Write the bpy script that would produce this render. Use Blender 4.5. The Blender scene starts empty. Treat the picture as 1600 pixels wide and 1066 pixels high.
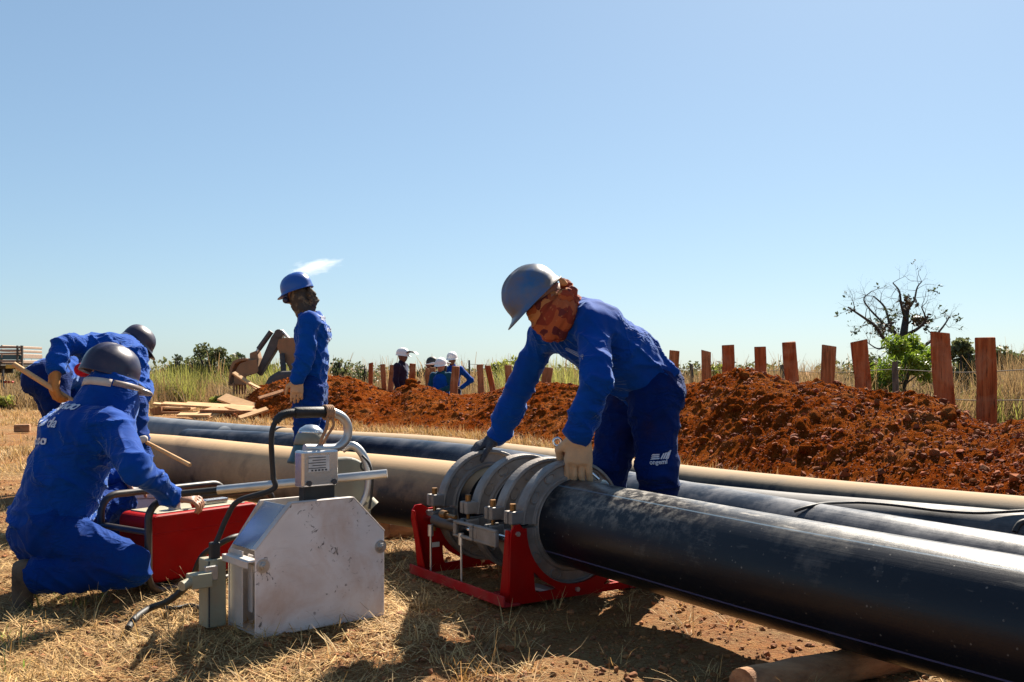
import bpy, math, random
import numpy as np
from mathutils import Vector, Matrix
from mathutils.bvhtree import BVHTree
random.seed(7); RNG = np.random.default_rng(7)
SC = bpy.context.scene
COL = SC.collection
R = math.radians

# ------------------------------------------------------------------ camera, sky, sun, exposure
FPX, HZ, CAMH = 1556.0, 580.0, 0.92          # focal length in photo pixels, horizon row, eye height
cam = bpy.data.cameras.new('camera'); camo = bpy.data.objects.new('camera', cam); COL.objects.link(camo)
cam.sensor_width = 36; cam.lens = FPX / 1600 * 36
cam.shift_y = (HZ - 533) / 1600
cam.clip_start = 0.05; cam.clip_end = 5000
camo.location = (0, 0, CAMH); camo.rotation_euler = (R(90), 0, 0)
SC.camera = camo
SUN_EL, SUN_AZ = R(43), R(24)                # azimuth turns from +Y (away from camera) to +X (right)
w = bpy.data.worlds.new('World'); SC.world = w; w.use_nodes = True
wn = w.node_tree.nodes; bgn = wn['Background']
sky = wn.new('ShaderNodeTexSky'); sky.sky_type = 'NISHITA'; sky.sun_disc = False
sky.sun_elevation = SUN_EL; sky.sun_rotation = SUN_AZ
sky.altitude = 900; sky.air_density = 1.0; sky.dust_density = 1.1; sky.ozone_density = 4
gm = wn.new('ShaderNodeGamma'); gm.inputs[1].default_value = .63      # fitted tone curve: a flatter, paler sky than the clean model
tn = wn.new('ShaderNodeMix'); tn.data_type = 'RGBA'; tn.blend_type = 'MULTIPLY'; tn.inputs[0].default_value = 1; tn.inputs[7].default_value = (.685, .80, .855, 1)
w.node_tree.links.new(sky.outputs[0], gm.inputs[0]); w.node_tree.links.new(gm.outputs[0], tn.inputs[6])
w.node_tree.links.new(tn.outputs[2], bgn.inputs[0]); bgn.inputs[1].default_value = 0.1
sl = bpy.data.lights.new('sun', 'SUN'); sl.energy = 5.0; sl.angle = R(0.55); sl.color = (1, .90, .76)
so = bpy.data.objects.new('sun', sl); COL.objects.link(so)
sdir = Vector((math.sin(SUN_AZ)*math.cos(SUN_EL), math.cos(SUN_AZ)*math.cos(SUN_EL), math.sin(SUN_EL)))
so.rotation_euler = sdir.to_track_quat('Z', 'Y').to_euler(); so.location = sdir*30
SC.view_settings.view_transform = 'Standard'; SC.view_settings.look = 'None'
SC.view_settings.exposure = 1.5; SC.view_settings.gamma = 1; SC.cycles.volume_bounces = 6; SC.view_settings.use_curve_mapping = False

def P(px, py, d):                            # a point of the place: seen at this pixel, d metres away
    return np.array([(px-800)/FPX*d, d, CAMH+(HZ-py)/FPX*d])

# ------------------------------------------------------------------ noise
def _hash(i, s):
    n = (i[..., 0]*374761393 + i[..., 1]*668265263 + i[..., 2]*2147483647 + s*1274126177) & 0xffffffff
    n = ((n ^ (n >> 13))*1274126177) & 0xffffffff
    n = ((n ^ (n >> 16))*2246822519) & 0xffffffff
    return ((n ^ (n >> 15)) & 0xffffff)/float(0xffffff)
def vn(p, s=0):                              # value noise 0..1
    p = np.asarray(p, float); i = np.floor(p).astype(np.int64); f = p-i; f = f*f*f*(f*(f*6-15)+10); o = 0
    for a in (0, 1):
        for b in (0, 1):
            for c in (0, 1):
                wgt = (f[..., 0] if a else 1-f[..., 0])*(f[..., 1] if b else 1-f[..., 1])*(f[..., 2] if c else 1-f[..., 2])
                o = o + wgt*_hash(i+np.array([a, b, c]), s)
    return o
def fbm(p, octv=4, s=0, g=.5):
    p = np.asarray(p, float); t = 0; a = 1; n = 0
    for k in range(octv):
        t = t+a*(vn(p, s+k)-.5); n += a; a *= g; p = p*2.03
    return t/n*2                              # about -1..1
def xy3(x, y, z=0): return np.stack([x, y, np.zeros_like(x)+z], -1)

# ------------------------------------------------------------------ materials
def nt(name):
    m = bpy.data.materials.new(name); m.use_nodes = True
    return m, m.node_tree.nodes, m.node_tree.links, m.node_tree.nodes['Principled BSDF']
def noise_node(N, L, vec, scale, detail=6, rough=.6, dist=0):
    n = N.new('ShaderNodeTexNoise'); n.inputs['Scale'].default_value = scale; n.inputs['Detail'].default_value = detail
    n.inputs['Roughness'].default_value = rough; n.inputs['Distortion'].default_value = dist
    L.new(vec, n.inputs['Vector']); return n.outputs['Fac']
def ramp(N, L, fac, stops):
    r = N.new('ShaderNodeValToRGB'); e = r.color_ramp.elements
    while len(e) < len(stops): e.new(.5)
    for k, (p, c) in enumerate(stops):
        e[k].position = p; e[k].color = (*c, 1) if len(c) == 3 else c
    L.new(fac, r.inputs[0]); return r.outputs[0]
def mixc(N, L, fac, a, b, mode='MIX'):
    m = N.new('ShaderNodeMix'); m.data_type = 'RGBA'; m.blend_type = mode
    for s, v in ((0, fac), (6, a), (7, b)):
        if isinstance(v, (int, float)): m.inputs[s].default_value = v
        elif isinstance(v, tuple): m.inputs[s].default_value = (*v, 1)
        else: L.new(v, m.inputs[s])
    return m.outputs[2]
def mth(N, L, op, a, b=0.0, clamp=False):
    m = N.new('ShaderNodeMath'); m.operation = op; m.use_clamp = clamp
    for s, v in ((0, a), (1, b)):
        if isinstance(v, (int, float)): m.inputs[s].default_value = v
        else: L.new(v, m.inputs[s])
    return m.outputs[0]
def coords(N, L, stretch=(1, 1, 1), rot=(0, 0, 0)):
    t = N.new('ShaderNodeTexCoord'); mp = N.new('ShaderNodeMapping')
    mp.inputs['Scale'].default_value = stretch; mp.inputs['Rotation'].default_value = rot
    L.new(t.outputs['Object'], mp.inputs['Vector']); return mp.outputs[0]
def bumpn(N, L, B, h, strength, dist=.01):
    b = N.new('ShaderNodeBump'); b.inputs['Strength'].default_value = strength; b.inputs['Distance'].default_value = dist
    L.new(h, b.inputs['Height']); L.new(b.outputs[0], B.inputs['Normal'])

def M(name, c1, c2=None, scale=8, rough=.6, metal=0., bump=0., bscale=60, stretch=(1, 1, 1), rot=(0, 0, 0), sheen=0., spec=.5,
      dust=None, damt=.5, dscale=6, lo=.35, hi=.65, bdist=.01, island=0., rough2=None, coat=0.):
    m, N, L, B = nt(name); v = coords(N, L, stretch, rot)
    col = None
    if c2 is not None:
        col = ramp(N, L, noise_node(N, L, v, scale), [(lo, c1), (hi, c2)])
    else:
        B.inputs['Base Color'].default_value = (*c1, 1)
    if island:                                # every blade / leaf / clod of a joined mass a little different
        g = N.new('ShaderNodeNewGeometry')
        hs = N.new('ShaderNodeHueSaturation')
        if col is not None: L.new(col, hs.inputs['Color'])
        else: hs.inputs['Color'].default_value = (*c1, 1)
        L.new(mth(N, L, 'ADD', mth(N, L, 'MULTIPLY', g.outputs['Random Per Island'], island*2), 1-island), hs.inputs['Value'])
        r2 = mth(N, L, 'FRACT', mth(N, L, 'MULTIPLY', g.outputs['Random Per Island'], 37.7))
        L.new(mth(N, L, 'ADD', mth(N, L, 'MULTIPLY', r2, .016), .492), hs.inputs['Hue'])
        col = hs.outputs[0]
    if dust is not None:
        dn = noise_node(N, L, coords(N, L), dscale, 8, .65)
        f = mth(N, L, 'MULTIPLY', ramp(N, L, dn, [(.42, (0, 0, 0)), (.72, (1, 1, 1))]), damt)
        col = mixc(N, L, f, col if col is not None else c1, dust)
        r = mth(N, L, 'ADD', mth(N, L, 'MULTIPLY', f, max(0, .85-rough)), rough, True); L.new(r, B.inputs['Roughness'])
    else: B.inputs['Roughness'].default_value = rough
    if col is not None: L.new(col, B.inputs['Base Color'])
    B.inputs['Metallic'].default_value = metal
    B.inputs['Specular IOR Level'].default_value = spec
    if sheen:
        B.inputs['Sheen Weight'].default_value = sheen; B.inputs['Sheen Roughness'].default_value = .4
    if coat: B.inputs['Coat Weight'].default_value = coat; B.inputs['Coat Roughness'].default_value = .15
    if bump: bumpn(N, L, B, noise_node(N, L, coords(N, L, stretch, rot), bscale, 8, .65), bump, bdist)
    return m

def cloth(name, c1, c2, dirt=None, damt=.5, sheen=.35):
    m, N, L, B = nt(name); v = coords(N, L)
    col = ramp(N, L, noise_node(N, L, v, 5, 8), [(.35, c1), (.7, c2)])
    if dirt:
        f = mth(N, L, 'MULTIPLY', ramp(N, L, noise_node(N, L, v, 7, 10, .7), [(.5, (0, 0, 0)), (.75, (1, 1, 1))]), damt)
        col = mixc(N, L, f, col, dirt)
    L.new(col, B.inputs['Base Color']); B.inputs['Roughness'].default_value = .82
    B.inputs['Specular IOR Level'].default_value = .08
    B.inputs['Sheen Weight'].default_value = sheen; B.inputs['Sheen Roughness'].default_value = .35; B.inputs['Sheen Tint'].default_value = (.50, .68, 1, 1)
    a = noise_node(N, L, coords(N, L, (1, 1, .45), (.3, .5, .2)), 9, 2, .45, 1.0)
    b = noise_node(N, L, v, 260, 2)
    c = noise_node(N, L, coords(N, L, (1, 1, 2.2), (.6, -.3, .4)), 14, 2, .45, .8)
    ra = mth(N, L, 'POWER', mth(N, L, 'SUBTRACT', 1.0, mth(N, L, 'ABSOLUTE', mth(N, L, 'SUBTRACT', mth(N, L, 'MULTIPLY', a, 2.0), 1.0))), 3.0)
    rc = mth(N, L, 'POWER', mth(N, L, 'SUBTRACT', 1.0, mth(N, L, 'ABSOLUTE', mth(N, L, 'SUBTRACT', mth(N, L, 'MULTIPLY', c, 2.0), 1.0))), 4.0)
    msk = ramp(N, L, noise_node(N, L, v, 4.5, 2), [(.40, (0, 0, 0)), (.62, (1, 1, 1))])
    h = mth(N, L, 'ADD', mth(N, L, 'MULTIPLY', mth(N, L, 'ADD', mth(N, L, 'MULTIPLY', ra, .8), mth(N, L, 'MULTIPLY', rc, .5)), msk), mth(N, L, 'MULTIPLY', b, .03))
    bumpn(N, L, B, h, .55, .022); return m

def pipe_mat(name, dust_amt, dust_shade_slope, dust_col, stripes=(), rough=.36, base=(.006, .0075, .012), wipe=.35, scuff=.5, spec=.30, joint=0., smear=0.):
    m, N, L, B = nt(name)
    uvn = N.new('ShaderNodeUVMap'); uvn.uv_map = 'UVMap'
    sep = N.new('ShaderNodeSeparateXYZ'); L.new(uvn.outputs[0], sep.inputs[0])
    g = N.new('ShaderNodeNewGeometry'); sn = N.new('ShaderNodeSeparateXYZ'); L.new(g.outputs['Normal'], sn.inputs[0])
    v = coords(N, L)
    n1 = noise_node(N, L, v, 3.2, 8, .6); n2 = noise_node(N, L, v, 26, 8, .7)
    mpu = N.new('ShaderNodeMapping'); mpu.inputs['Scale'].default_value = (120, 2.2, 1); L.new(uvn.outputs[0], mpu.inputs['Vector'])
    streak = noise_node(N, L, mpu.outputs[0], 1, 6, .7)
    mpv = N.new('ShaderNodeMapping'); mpv.inputs['Scale'].default_value = (3, 2.6, 1); mpv.inputs['Rotation'].default_value = (0, 0, .5); L.new(uvn.outputs[0], mpv.inputs['Vector'])
    patch = noise_node(N, L, mpv.outputs[0], 1.2, 4, .6, .6)
    vor = N.new('ShaderNodeTexVoronoi'); vor.inputs['Scale'].default_value = 42; L.new(v, vor.inputs['Vector'])
    spots = ramp(N, L, vor.outputs['Distance'], [(.10, (1, 1, 1)), (.16, (0, 0, 0))])
    f = mth(N, L, 'ADD', mth(N, L, 'MULTIPLY', sn.outputs[2], dust_shade_slope), dust_amt)  # dust on upward faces; tan and far pipes also get painted side shading
    f = mth(N, L, 'ADD', f, mth(N, L, 'MULTIPLY', mth(N, L, 'SUBTRACT', n1, .5), .9))
    f = mth(N, L, 'ADD', f, mth(N, L, 'MULTIPLY', mth(N, L, 'SUBTRACT', streak, .5), scuff))
    f = mth(N, L, 'ADD', f, mth(N, L, 'MULTIPLY', mth(N, L, 'SUBTRACT', n2, .5), .35))
    wp = ramp(N, L, patch, [(.56, (0, 0, 0)), (.68, (1, 1, 1))])
    f = mth(N, L, 'SUBTRACT', f, mth(N, L, 'MULTIPLY', wp, wipe), True)
    if smear:                                   # dried mud smears and rubbed marks where the pipe was handled
        ms = N.new('ShaderNodeMapping'); ms.inputs['Scale'].default_value = (30, 4.5, 1); ms.inputs['Rotation'].default_value = (0, 0, .22); L.new(uvn.outputs[0], ms.inputs['Vector'])
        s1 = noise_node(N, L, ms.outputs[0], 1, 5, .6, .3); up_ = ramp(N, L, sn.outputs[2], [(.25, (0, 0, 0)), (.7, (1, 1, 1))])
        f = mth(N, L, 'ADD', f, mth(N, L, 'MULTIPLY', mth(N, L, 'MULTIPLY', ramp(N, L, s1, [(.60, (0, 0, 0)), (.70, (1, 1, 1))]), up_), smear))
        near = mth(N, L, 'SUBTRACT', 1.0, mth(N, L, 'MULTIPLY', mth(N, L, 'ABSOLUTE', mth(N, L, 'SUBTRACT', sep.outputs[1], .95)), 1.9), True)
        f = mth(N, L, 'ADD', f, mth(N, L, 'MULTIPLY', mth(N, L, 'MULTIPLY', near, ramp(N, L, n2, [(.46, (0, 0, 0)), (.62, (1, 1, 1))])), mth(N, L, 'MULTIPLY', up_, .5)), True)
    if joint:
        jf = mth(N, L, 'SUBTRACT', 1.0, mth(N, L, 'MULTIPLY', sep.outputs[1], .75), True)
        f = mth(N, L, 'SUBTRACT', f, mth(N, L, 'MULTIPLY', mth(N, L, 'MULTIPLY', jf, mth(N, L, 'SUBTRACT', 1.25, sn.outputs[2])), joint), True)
    f = mth(N, L, 'MULTIPLY', f, .95)
    sp = mth(N, L, 'MULTIPLY', spots, mth(N, L, 'MULTIPLY', ramp(N, L, n2, [(.5, (0, 0, 0)), (.6, (1, 1, 1))]), .3))
    f = mth(N, L, 'MAXIMUM', f, sp)
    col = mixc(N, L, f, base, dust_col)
    for (ang, wd, c) in stripes:              # thin coloured lines running the length of the pipe
        dd = mth(N, L, 'ABSOLUTE', mth(N, L, 'SUBTRACT', sep.outputs[0], ang))
        s = mth(N, L, 'LESS_THAN', dd, wd)
        col = mixc(N, L, mth(N, L, 'MULTIPLY', s, .8), col, c)
    L.new(col, B.inputs['Base Color'])
    r = mth(N, L, 'ADD', mth(N, L, 'MULTIPLY', f, .5), mth(N, L, 'ADD', mth(N, L, 'MULTIPLY', streak, .18), rough-.09), True)
    L.new(r, B.inputs['Roughness']); B.inputs['Specular IOR Level'].default_value = spec
    hb = mth(N, L, 'ADD', mth(N, L, 'MULTIPLY', streak, .5), mth(N, L, 'MULTIPLY', n2, .7))
    bumpn(N, L, B, hb, .16, .006); return m

MT = {}
MT['blue'] = cloth('blue_cotton', (.0006, .037, .235), (.0015, .056, .31), (.016, .020, .07), .35, .38)
MT['blue_clean'] = cloth('bright_blue_cotton', (.0008, .046, .27), (.002, .066, .34), None, 0, .40)
MT['navy'] = cloth('blue_work_twill', (.0006, .011, .080), (.001, .017, .112), (.030, .014, .014), .5, .08)
MT['darkblue'] = cloth('dark_navy_cotton', (.008, .012, .04), (.014, .02, .06))
MT['purple'] = cloth('dark_polo_cotton', (.02, .012, .025), (.03, .018, .035))
MT['blue_trouser'] = cloth('mid_blue_twill', (.0006, .025, .16), (.001, .037, .21), (.022, .016, .03), .45, .14)
MT['denim'] = cloth('grey_denim', (.05, .06, .09), (.08, .09, .12))
MT['teal'] = cloth('teal_cotton', (.006, .055, .10), (.01, .075, .12))
MT['glove'] = M('tan_leather', (.58, .36, .19), (.46, .30, .17), 14, .8, bump=.5, bscale=45, dust=(.33, .25, .18), damt=.5, dscale=18)
MT['glove_o'] = M('orange_leather', (.46, .20, .045), (.36, .14, .035), 14, .75, bump=.5, bscale=45)
MT['glove_dk'] = M('dark_work_glove', (.018, .022, .04), (.06, .06, .065), 20, .8, bump=.4, bscale=60)
MT['skin'] = M('skin', (.38, .19, .115), (.32, .15, .09), 12, .55, bump=.15, bscale=70)
MT['skin_dk'] = M('dark_skin', (.14, .065, .04), (.11, .05, .032), 12, .55)
MT['boot'] = M('dusty_boot_leather', (.035, .025, .02), (.11, .075, .05), 14, .85, bump=.6, bscale=30, dust=(.3, .18, .10), damt=.5)
MT['helm_b'] = M('blue_helmet_plastic', (.004, .072, .34), rough=.32, spec=.5, dust=(.16, .15, .14), damt=.12, dscale=9)
MT['helm_g'] = M('scuffed_grey_blue_helmet_plastic', (.012, .10, .28), (.09, .095, .11), 5, .28, dust=(.17, .12, .095), damt=.85, dscale=6, lo=.40, hi=.56, bump=.03, bscale=50)
MT['helm_n'] = M('navy_helmet_plastic', (.008, .009, .034), (.022, .016, .042), 9, .28, dust=(.06, .045, .07), damt=.5)
MT['helm_w'] = M('white_helmet_plastic', (.75, .74, .71), rough=.4)
MT['black'] = M('black_rubber', (.008, .008, .008), (.018, .017, .016), 20, .6, bump=.15, bscale=80)
MT['blackmetal'] = M('black_painted_steel', (.010, .010, .012), (.022, .02, .02), 20, .4, dust=(.25, .17, .1), damt=.25)
MT['red'] = M('red_paint', (.36, .0008, .0015), (.29, .001, .0015), 8, .5, spec=.14, dust=(.20, .03, .02), damt=.22, dscale=9)
MT['red_dust'] = M('dusty_red_paint', (.34, .004, .008), (.30, .005, .008), 8, .6, spec=.2, dust=(.28, .07, .06), damt=.7, dscale=10)
MT['alu'] = M('cast_aluminium', (.165, .152, .145), (.25, .235, .22), 12, .5, metal=.35, bump=.25, bscale=90, dust=(.20, .15, .11), damt=.55, dscale=14)
MT['steel'] = M('zinc_plated_steel', (.45, .45, .45), (.56, .55, .53), 12, .36, metal=.85, bump=.06, bscale=60, dust=(.35, .28, .2), damt=.25, dscale=20)
MT['chrome'] = M('polished_steel', (.7, .7, .7), rough=.15, metal=1)
MT['brass'] = M('brass', (.22, .115, .04), rough=.45, metal=.8)
MT['sheet'] = M('scuffed_sheet_steel', (.52, .48, .455), (.64, .60, .57), 6, .42, metal=.3, bump=.05, bscale=40, dust=(.36, .25, .18), damt=.5, dscale=4)
MT['sheet_sh'] = M('bare_sheet_steel', (.55, .56, .57), (.62, .62, .62), 6, .25, metal=.9, bump=.03, bscale=30)
MT['cream'] = M('pale_green_enamel', (.33, .32, .22), (.28, .26, .18), 8, .5, dust=(.3, .2, .12), damt=.5, dscale=9)
MT['whitepaint'] = M('dusty_white_paint', (.55, .53, .50), (.46, .43, .40), 7, .55, dust=(.36, .26, .18), damt=.5)
MT['tealpaint'] = M('teal_enamel', (.012, .075, .095), (.02, .09, .11), 8, .4, dust=(.12, .10, .08), damt=.4)
MT['greygreen'] = M('grey_green_enamel', (.20, .205, .16), (.15, .15, .12), 8, .5, dust=(.2, .14, .09), damt=.5, dscale=9)
MT['label'] = M('printed_label', (.62, .62, .60), (.50, .50, .49), 40, .45)
MT['ink'] = M('dark_print', (.03, .03, .035), rough=.6)
MT['print'] = M('white_cloth_print', (.62, .64, .70), (.45, .5, .62), 60, .8)
MT['logo_print'] = M('grey_logo_print', (.30, .30, .36), (.22, .22, .30), 60, .8)
MT['rope'] = M('jute_rope', (.42, .24, .13), (.33, .19, .11), 60, .9, bump=.6, bscale=150)
MT['wood_red'] = M('red_sawn_plank', (.20, .052, .015), (.42, .15, .05), 4, .8, bump=.5, bscale=14, stretch=(9, 9, .55), dust=(.42, .24, .14), damt=.45, dscale=3, lo=.3, hi=.7)
MT['wood_brn'] = M('brown_sawn_plank', (.17, .065, .026), (.42, .20, .09), 4, .85, bump=.6, bscale=14, stretch=(9, 9, .55), dust=(.40, .26, .17), damt=.5, dscale=3, lo=.3, hi=.7)
def plank_mat(name, c0, c1, c2):
    m, N, L, B = nt(name); v = coords(N, L, (1, 1, .06)); v2 = coords(N, L)
    g1 = noise_node(N, L, v, 34, 6, .65, .4); g2 = noise_node(N, L, v, 90, 4, .6); pt = noise_node(N, L, v2, 2.4, 5, .6, .5)
    col = ramp(N, L, g1, [(.28, c0), (.5, c1), (.72, c2)])
    col = mixc(N, L, ramp(N, L, pt, [(.48, (0, 0, 0)), (.66, (1, 1, 1))]), col, (.40, .235, .13), 'MIX') if False else mixc(N, L, mth(N, L, 'MULTIPLY', ramp(N, L, pt, [(.5, (0, 0, 0)), (.7, (1, 1, 1))]), .55), col, (.42, .24, .13))
    ck = ramp(N, L, g2, [(.30, (1, 1, 1)), (.38, (0, 0, 0))]); col = mixc(N, L, mth(N, L, 'MULTIPLY', ck, .8), col, (.035, .016, .008))
    L.new(col, B.inputs['Base Color']); B.inputs['Roughness'].default_value = .85; B.inputs['Specular IOR Level'].default_value = .2
    bumpn(N, L, B, mth(N, L, 'SUBTRACT', g1, mth(N, L, 'MULTIPLY', ck, .6)), .7, .02); return m
MT['wood_red'] = plank_mat('red_sawn_plank', (.15, .034, .010), (.30, .078, .022), (.44, .15, .05))
MT['wood_brn'] = plank_mat('brown_sawn_plank', (.12, .045, .018), (.27, .11, .042), (.42, .20, .09))
MT['wood_pale'] = M('fresh_sawn_wood', (.52, .28, .11), (.62, .38, .18), 4, .8, bump=.25, bscale=18, stretch=(1, 6, 6), dust=(.4, .2, .1), damt=.4)
MT['log'] = M('weathered_log', (.20, .09, .04), (.42, .23, .11), 7, .9, bump=.9, bscale=24, stretch=(.5, 2.2, 3), dust=(.42, .22, .11), damt=.6)
MT['oldwood'] = M('grey_weathered_wood', (.05, .042, .036), (.10, .085, .07), 6, .9, bump=.4, bscale=20, stretch=(4, 4, 1))
MT['truckwood'] = M('truck_slat_wood', (.30, .19, .13), (.42, .31, .23), 4, .8, stretch=(1, 6, 6))
MT['digger'] = M('dusty_brown_digger_paint', (.20, .115, .06), (.28, .165, .085), 6, .8, bump=.3, bscale=20, dust=(.24, .10, .045), damt=.5)
MT['digger_g'] = M('worn_grey_digger_paint', (.030, .032, .036), (.05, .05, .052), 6, .5, dust=(.16, .10, .07), damt=.22)
def scarf_mat():
    m, N, L, B = nt('patterned_red_scarf'); v = coords(N, L)
    wv = N.new('ShaderNodeVectorMath'); wv.operation = 'ADD'; nz = N.new('ShaderNodeTexNoise'); nz.inputs['Scale'].default_value = 9; nz.inputs['Detail'].default_value = 2; L.new(v, nz.inputs['Vector'])
    sc_ = N.new('ShaderNodeVectorMath'); sc_.operation = 'SCALE'; sc_.inputs['Scale'].default_value = .11; L.new(nz.outputs['Color'], sc_.inputs[0]); L.new(v, wv.inputs[0]); L.new(sc_.outputs[0], wv.inputs[1])
    vo = N.new('ShaderNodeTexVoronoi'); vo.inputs['Scale'].default_value = 21; L.new(wv.outputs[0], vo.inputs['Vector'])
    sr = N.new('ShaderNodeSeparateColor'); L.new(vo.outputs['Color'], sr.inputs[0])
    rr_ = N.new('ShaderNodeValToRGB'); rr_.color_ramp.interpolation = 'CONSTANT'; e = rr_.color_ramp.elements
    for p_, c_ in ((.22, (.26, .048, .024)), (.42, (.36, .095, .036)), (.60, (.13, .030, .028)), (.78, (.50, .22, .085)), (.90, (.20, .036, .022))): e.new(p_).color = (*c_, 1)
    e[0].color = (.11, .024, .03, 1); L.new(sr.outputs[0], rr_.inputs[0]); col = rr_.outputs[0]
    vd = N.new('ShaderNodeTexVoronoi'); vd.inputs['Scale'].default_value = 55; L.new(wv.outputs[0], vd.inputs['Vector'])
    col = mixc(N, L, ramp(N, L, vd.outputs['Distance'], [(.16, (.55, .55, .55)), (.24, (0, 0, 0))]), col, (.42, .18, .075))
    L.new(col, B.inputs['Base Color']); B.inputs['Roughness'].default_value = .85; B.inputs['Specular IOR Level'].default_value = .2
    bumpn(N, L, B, noise_node(N, L, v, 30, 3, .5, 1), .2, .008); return m
MT['scarf'] = scarf_mat()
MT['scarf_dk'] = M('brown_camouflage_scarf', (.045, .035, .026), (.22, .16, .09), 16, .85, bump=.3, bscale=50, lo=.5, hi=.66)
MT['strap'] = M('pale_elastic_strap', (.52, .47, .42), (.44, .38, .33), 20, .75)
MT['visor'] = M('smoky_plastic', (.26, .20, .17), (.20, .155, .13), 10, .3)
MT['redcloth'] = cloth('red_cotton', (.38, .008, .02), (.45, .012, .02))
MT['eye'] = M('eye', (.03, .02, .02), rough=.2)
MT['yellow'] = M('yellow_reflector', (.6, .33, .04), rough=.5)
MT['paper'] = M('crumpled_paper', (.50, .42, .40), (.42, .34, .32), 10, .8, bump=.3)
MT['bark'] = M('dark_bark', (.026, .022, .020), (.055, .045, .038), 14, .9, bump=.4, bscale=30)
MT['leaf_dk'] = M('dark_leaves', (.028, .045, .016), (.055, .07, .024), 2, .6, island=.45)
MT['leaf_br'] = M('brown_leaves', (.07, .045, .018), (.10, .07, .03), 2, .6, island=.4)
MT['leaf_gr'] = M('fresh_green_leaves', (.115, .19, .014), (.20, .27, .026), 2, .5, island=.35)
MT['leaf_ye'] = M('yellow_green_leaves', (.21, .24, .04), (.27, .28, .06), 2, .55, island=.35)
MT['leaf_ol'] = M('olive_leaves', (.075, .095, .035), (.12, .13, .05), 2, .6, island=.4)
MT['straw'] = M('dry_straw', (.36, .215, .075), (.55, .375, .16), 3, .75, island=.6)
MT['drygrass'] = M('dry_brown_grass', (.20, .125, .055), (.30, .205, .10), .6, .8, island=.4)
MT['greengrass'] = M('yellow_green_grass', (.19, .20, .04), (.28, .26, .075), .6, .75, island=.35)
MT['sprout'] = M('green_sprout', (.12, .20, .03), (.3, .3, .08), 3, .6, island=.3)
for k, amt in (('leaf_dk', .35), ('leaf_gr', .45), ('leaf_ye', .55), ('leaf_ol', .45), ('straw', .25), ('drygrass', .45), ('greengrass', .55), ('sprout', .5)):   # thin blades let light through
    N_ = MT[k].node_tree.nodes; L_ = MT[k].node_tree.links; B_ = N_['Principled BSDF']; tr_ = N_.new('ShaderNodeBsdfTranslucent'); mx_ = N_.new('ShaderNodeMixShader'); mx_.inputs[0].default_value = amt
    src = B_.inputs['Base Color'].links[0].from_socket; L_.new(src, tr_.inputs['Color']); out_ = [n for n in N_ if n.type == 'OUTPUT_MATERIAL'][0]
    L_.new(B_.outputs[0], mx_.inputs[1]); L_.new(tr_.outputs[0], mx_.inputs[2]); L_.new(mx_.outputs[0], out_.inputs[0])
MT['clod'] = M('red_soil_clod', (.11, .021, .004), (.29, .070, .013), 5, 1, bump=.5, bscale=60, island=.25)

# ------------------------------------------------------------------ mesh helpers
def mesh_np(name, V, F, mat=None, smooth=True):
    V = np.ascontiguousarray(V, np.float32); F = np.ascontiguousarray(F, np.int32); n, k = F.shape
    me = bpy.data.meshes.new(name); me.vertices.add(len(V)); me.vertices.foreach_set('co', V.ravel())
    me.loops.add(n*k); me.loops.foreach_set('vertex_index', F.ravel())
    me.polygons.add(n); me.polygons.foreach_set('loop_start', np.arange(0, n*k, k, dtype=np.int32))
    me.polygons.foreach_set('loop_total', np.full(n, k, np.int32))
    me.polygons.foreach_set('use_smooth', np.full(n, smooth)); me.update(calc_edges=True); me.validate()
    if mat is not None: me.materials.append(mat)
    return me
def link(name, me, parent=None):
    o = bpy.data.objects.new(name, me); COL.objects.link(o)
    if parent is not None:
        o.parent = parent
        p = parent; M0 = Matrix.Identity(4)
        while p is not None: M0 = Matrix.Translation(p.location) @ M0 if p.type == 'EMPTY' else M0; p = p.parent
        o.matrix_parent_inverse = M0.inverted() if parent.type == 'EMPTY' else Matrix.Identity(4)
    return o
def tag(o, label=None, cat=None, group=None, kind=None):
    if label: o['label'] = label
    if cat: o['category'] = cat
    if group: o['group'] = group
    if kind: o['kind'] = kind
    return o
def thing(name, label, cat, loc, group=None):
    o = bpy.data.objects.new(name, None); COL.objects.link(o); o.location = [float(c) for c in loc]; o.empty_display_size = .1
    return tag(o, label, cat, group)
def unit(v): v = np.asarray(v, float); return v/(np.linalg.norm(v)+1e-12)

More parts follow.
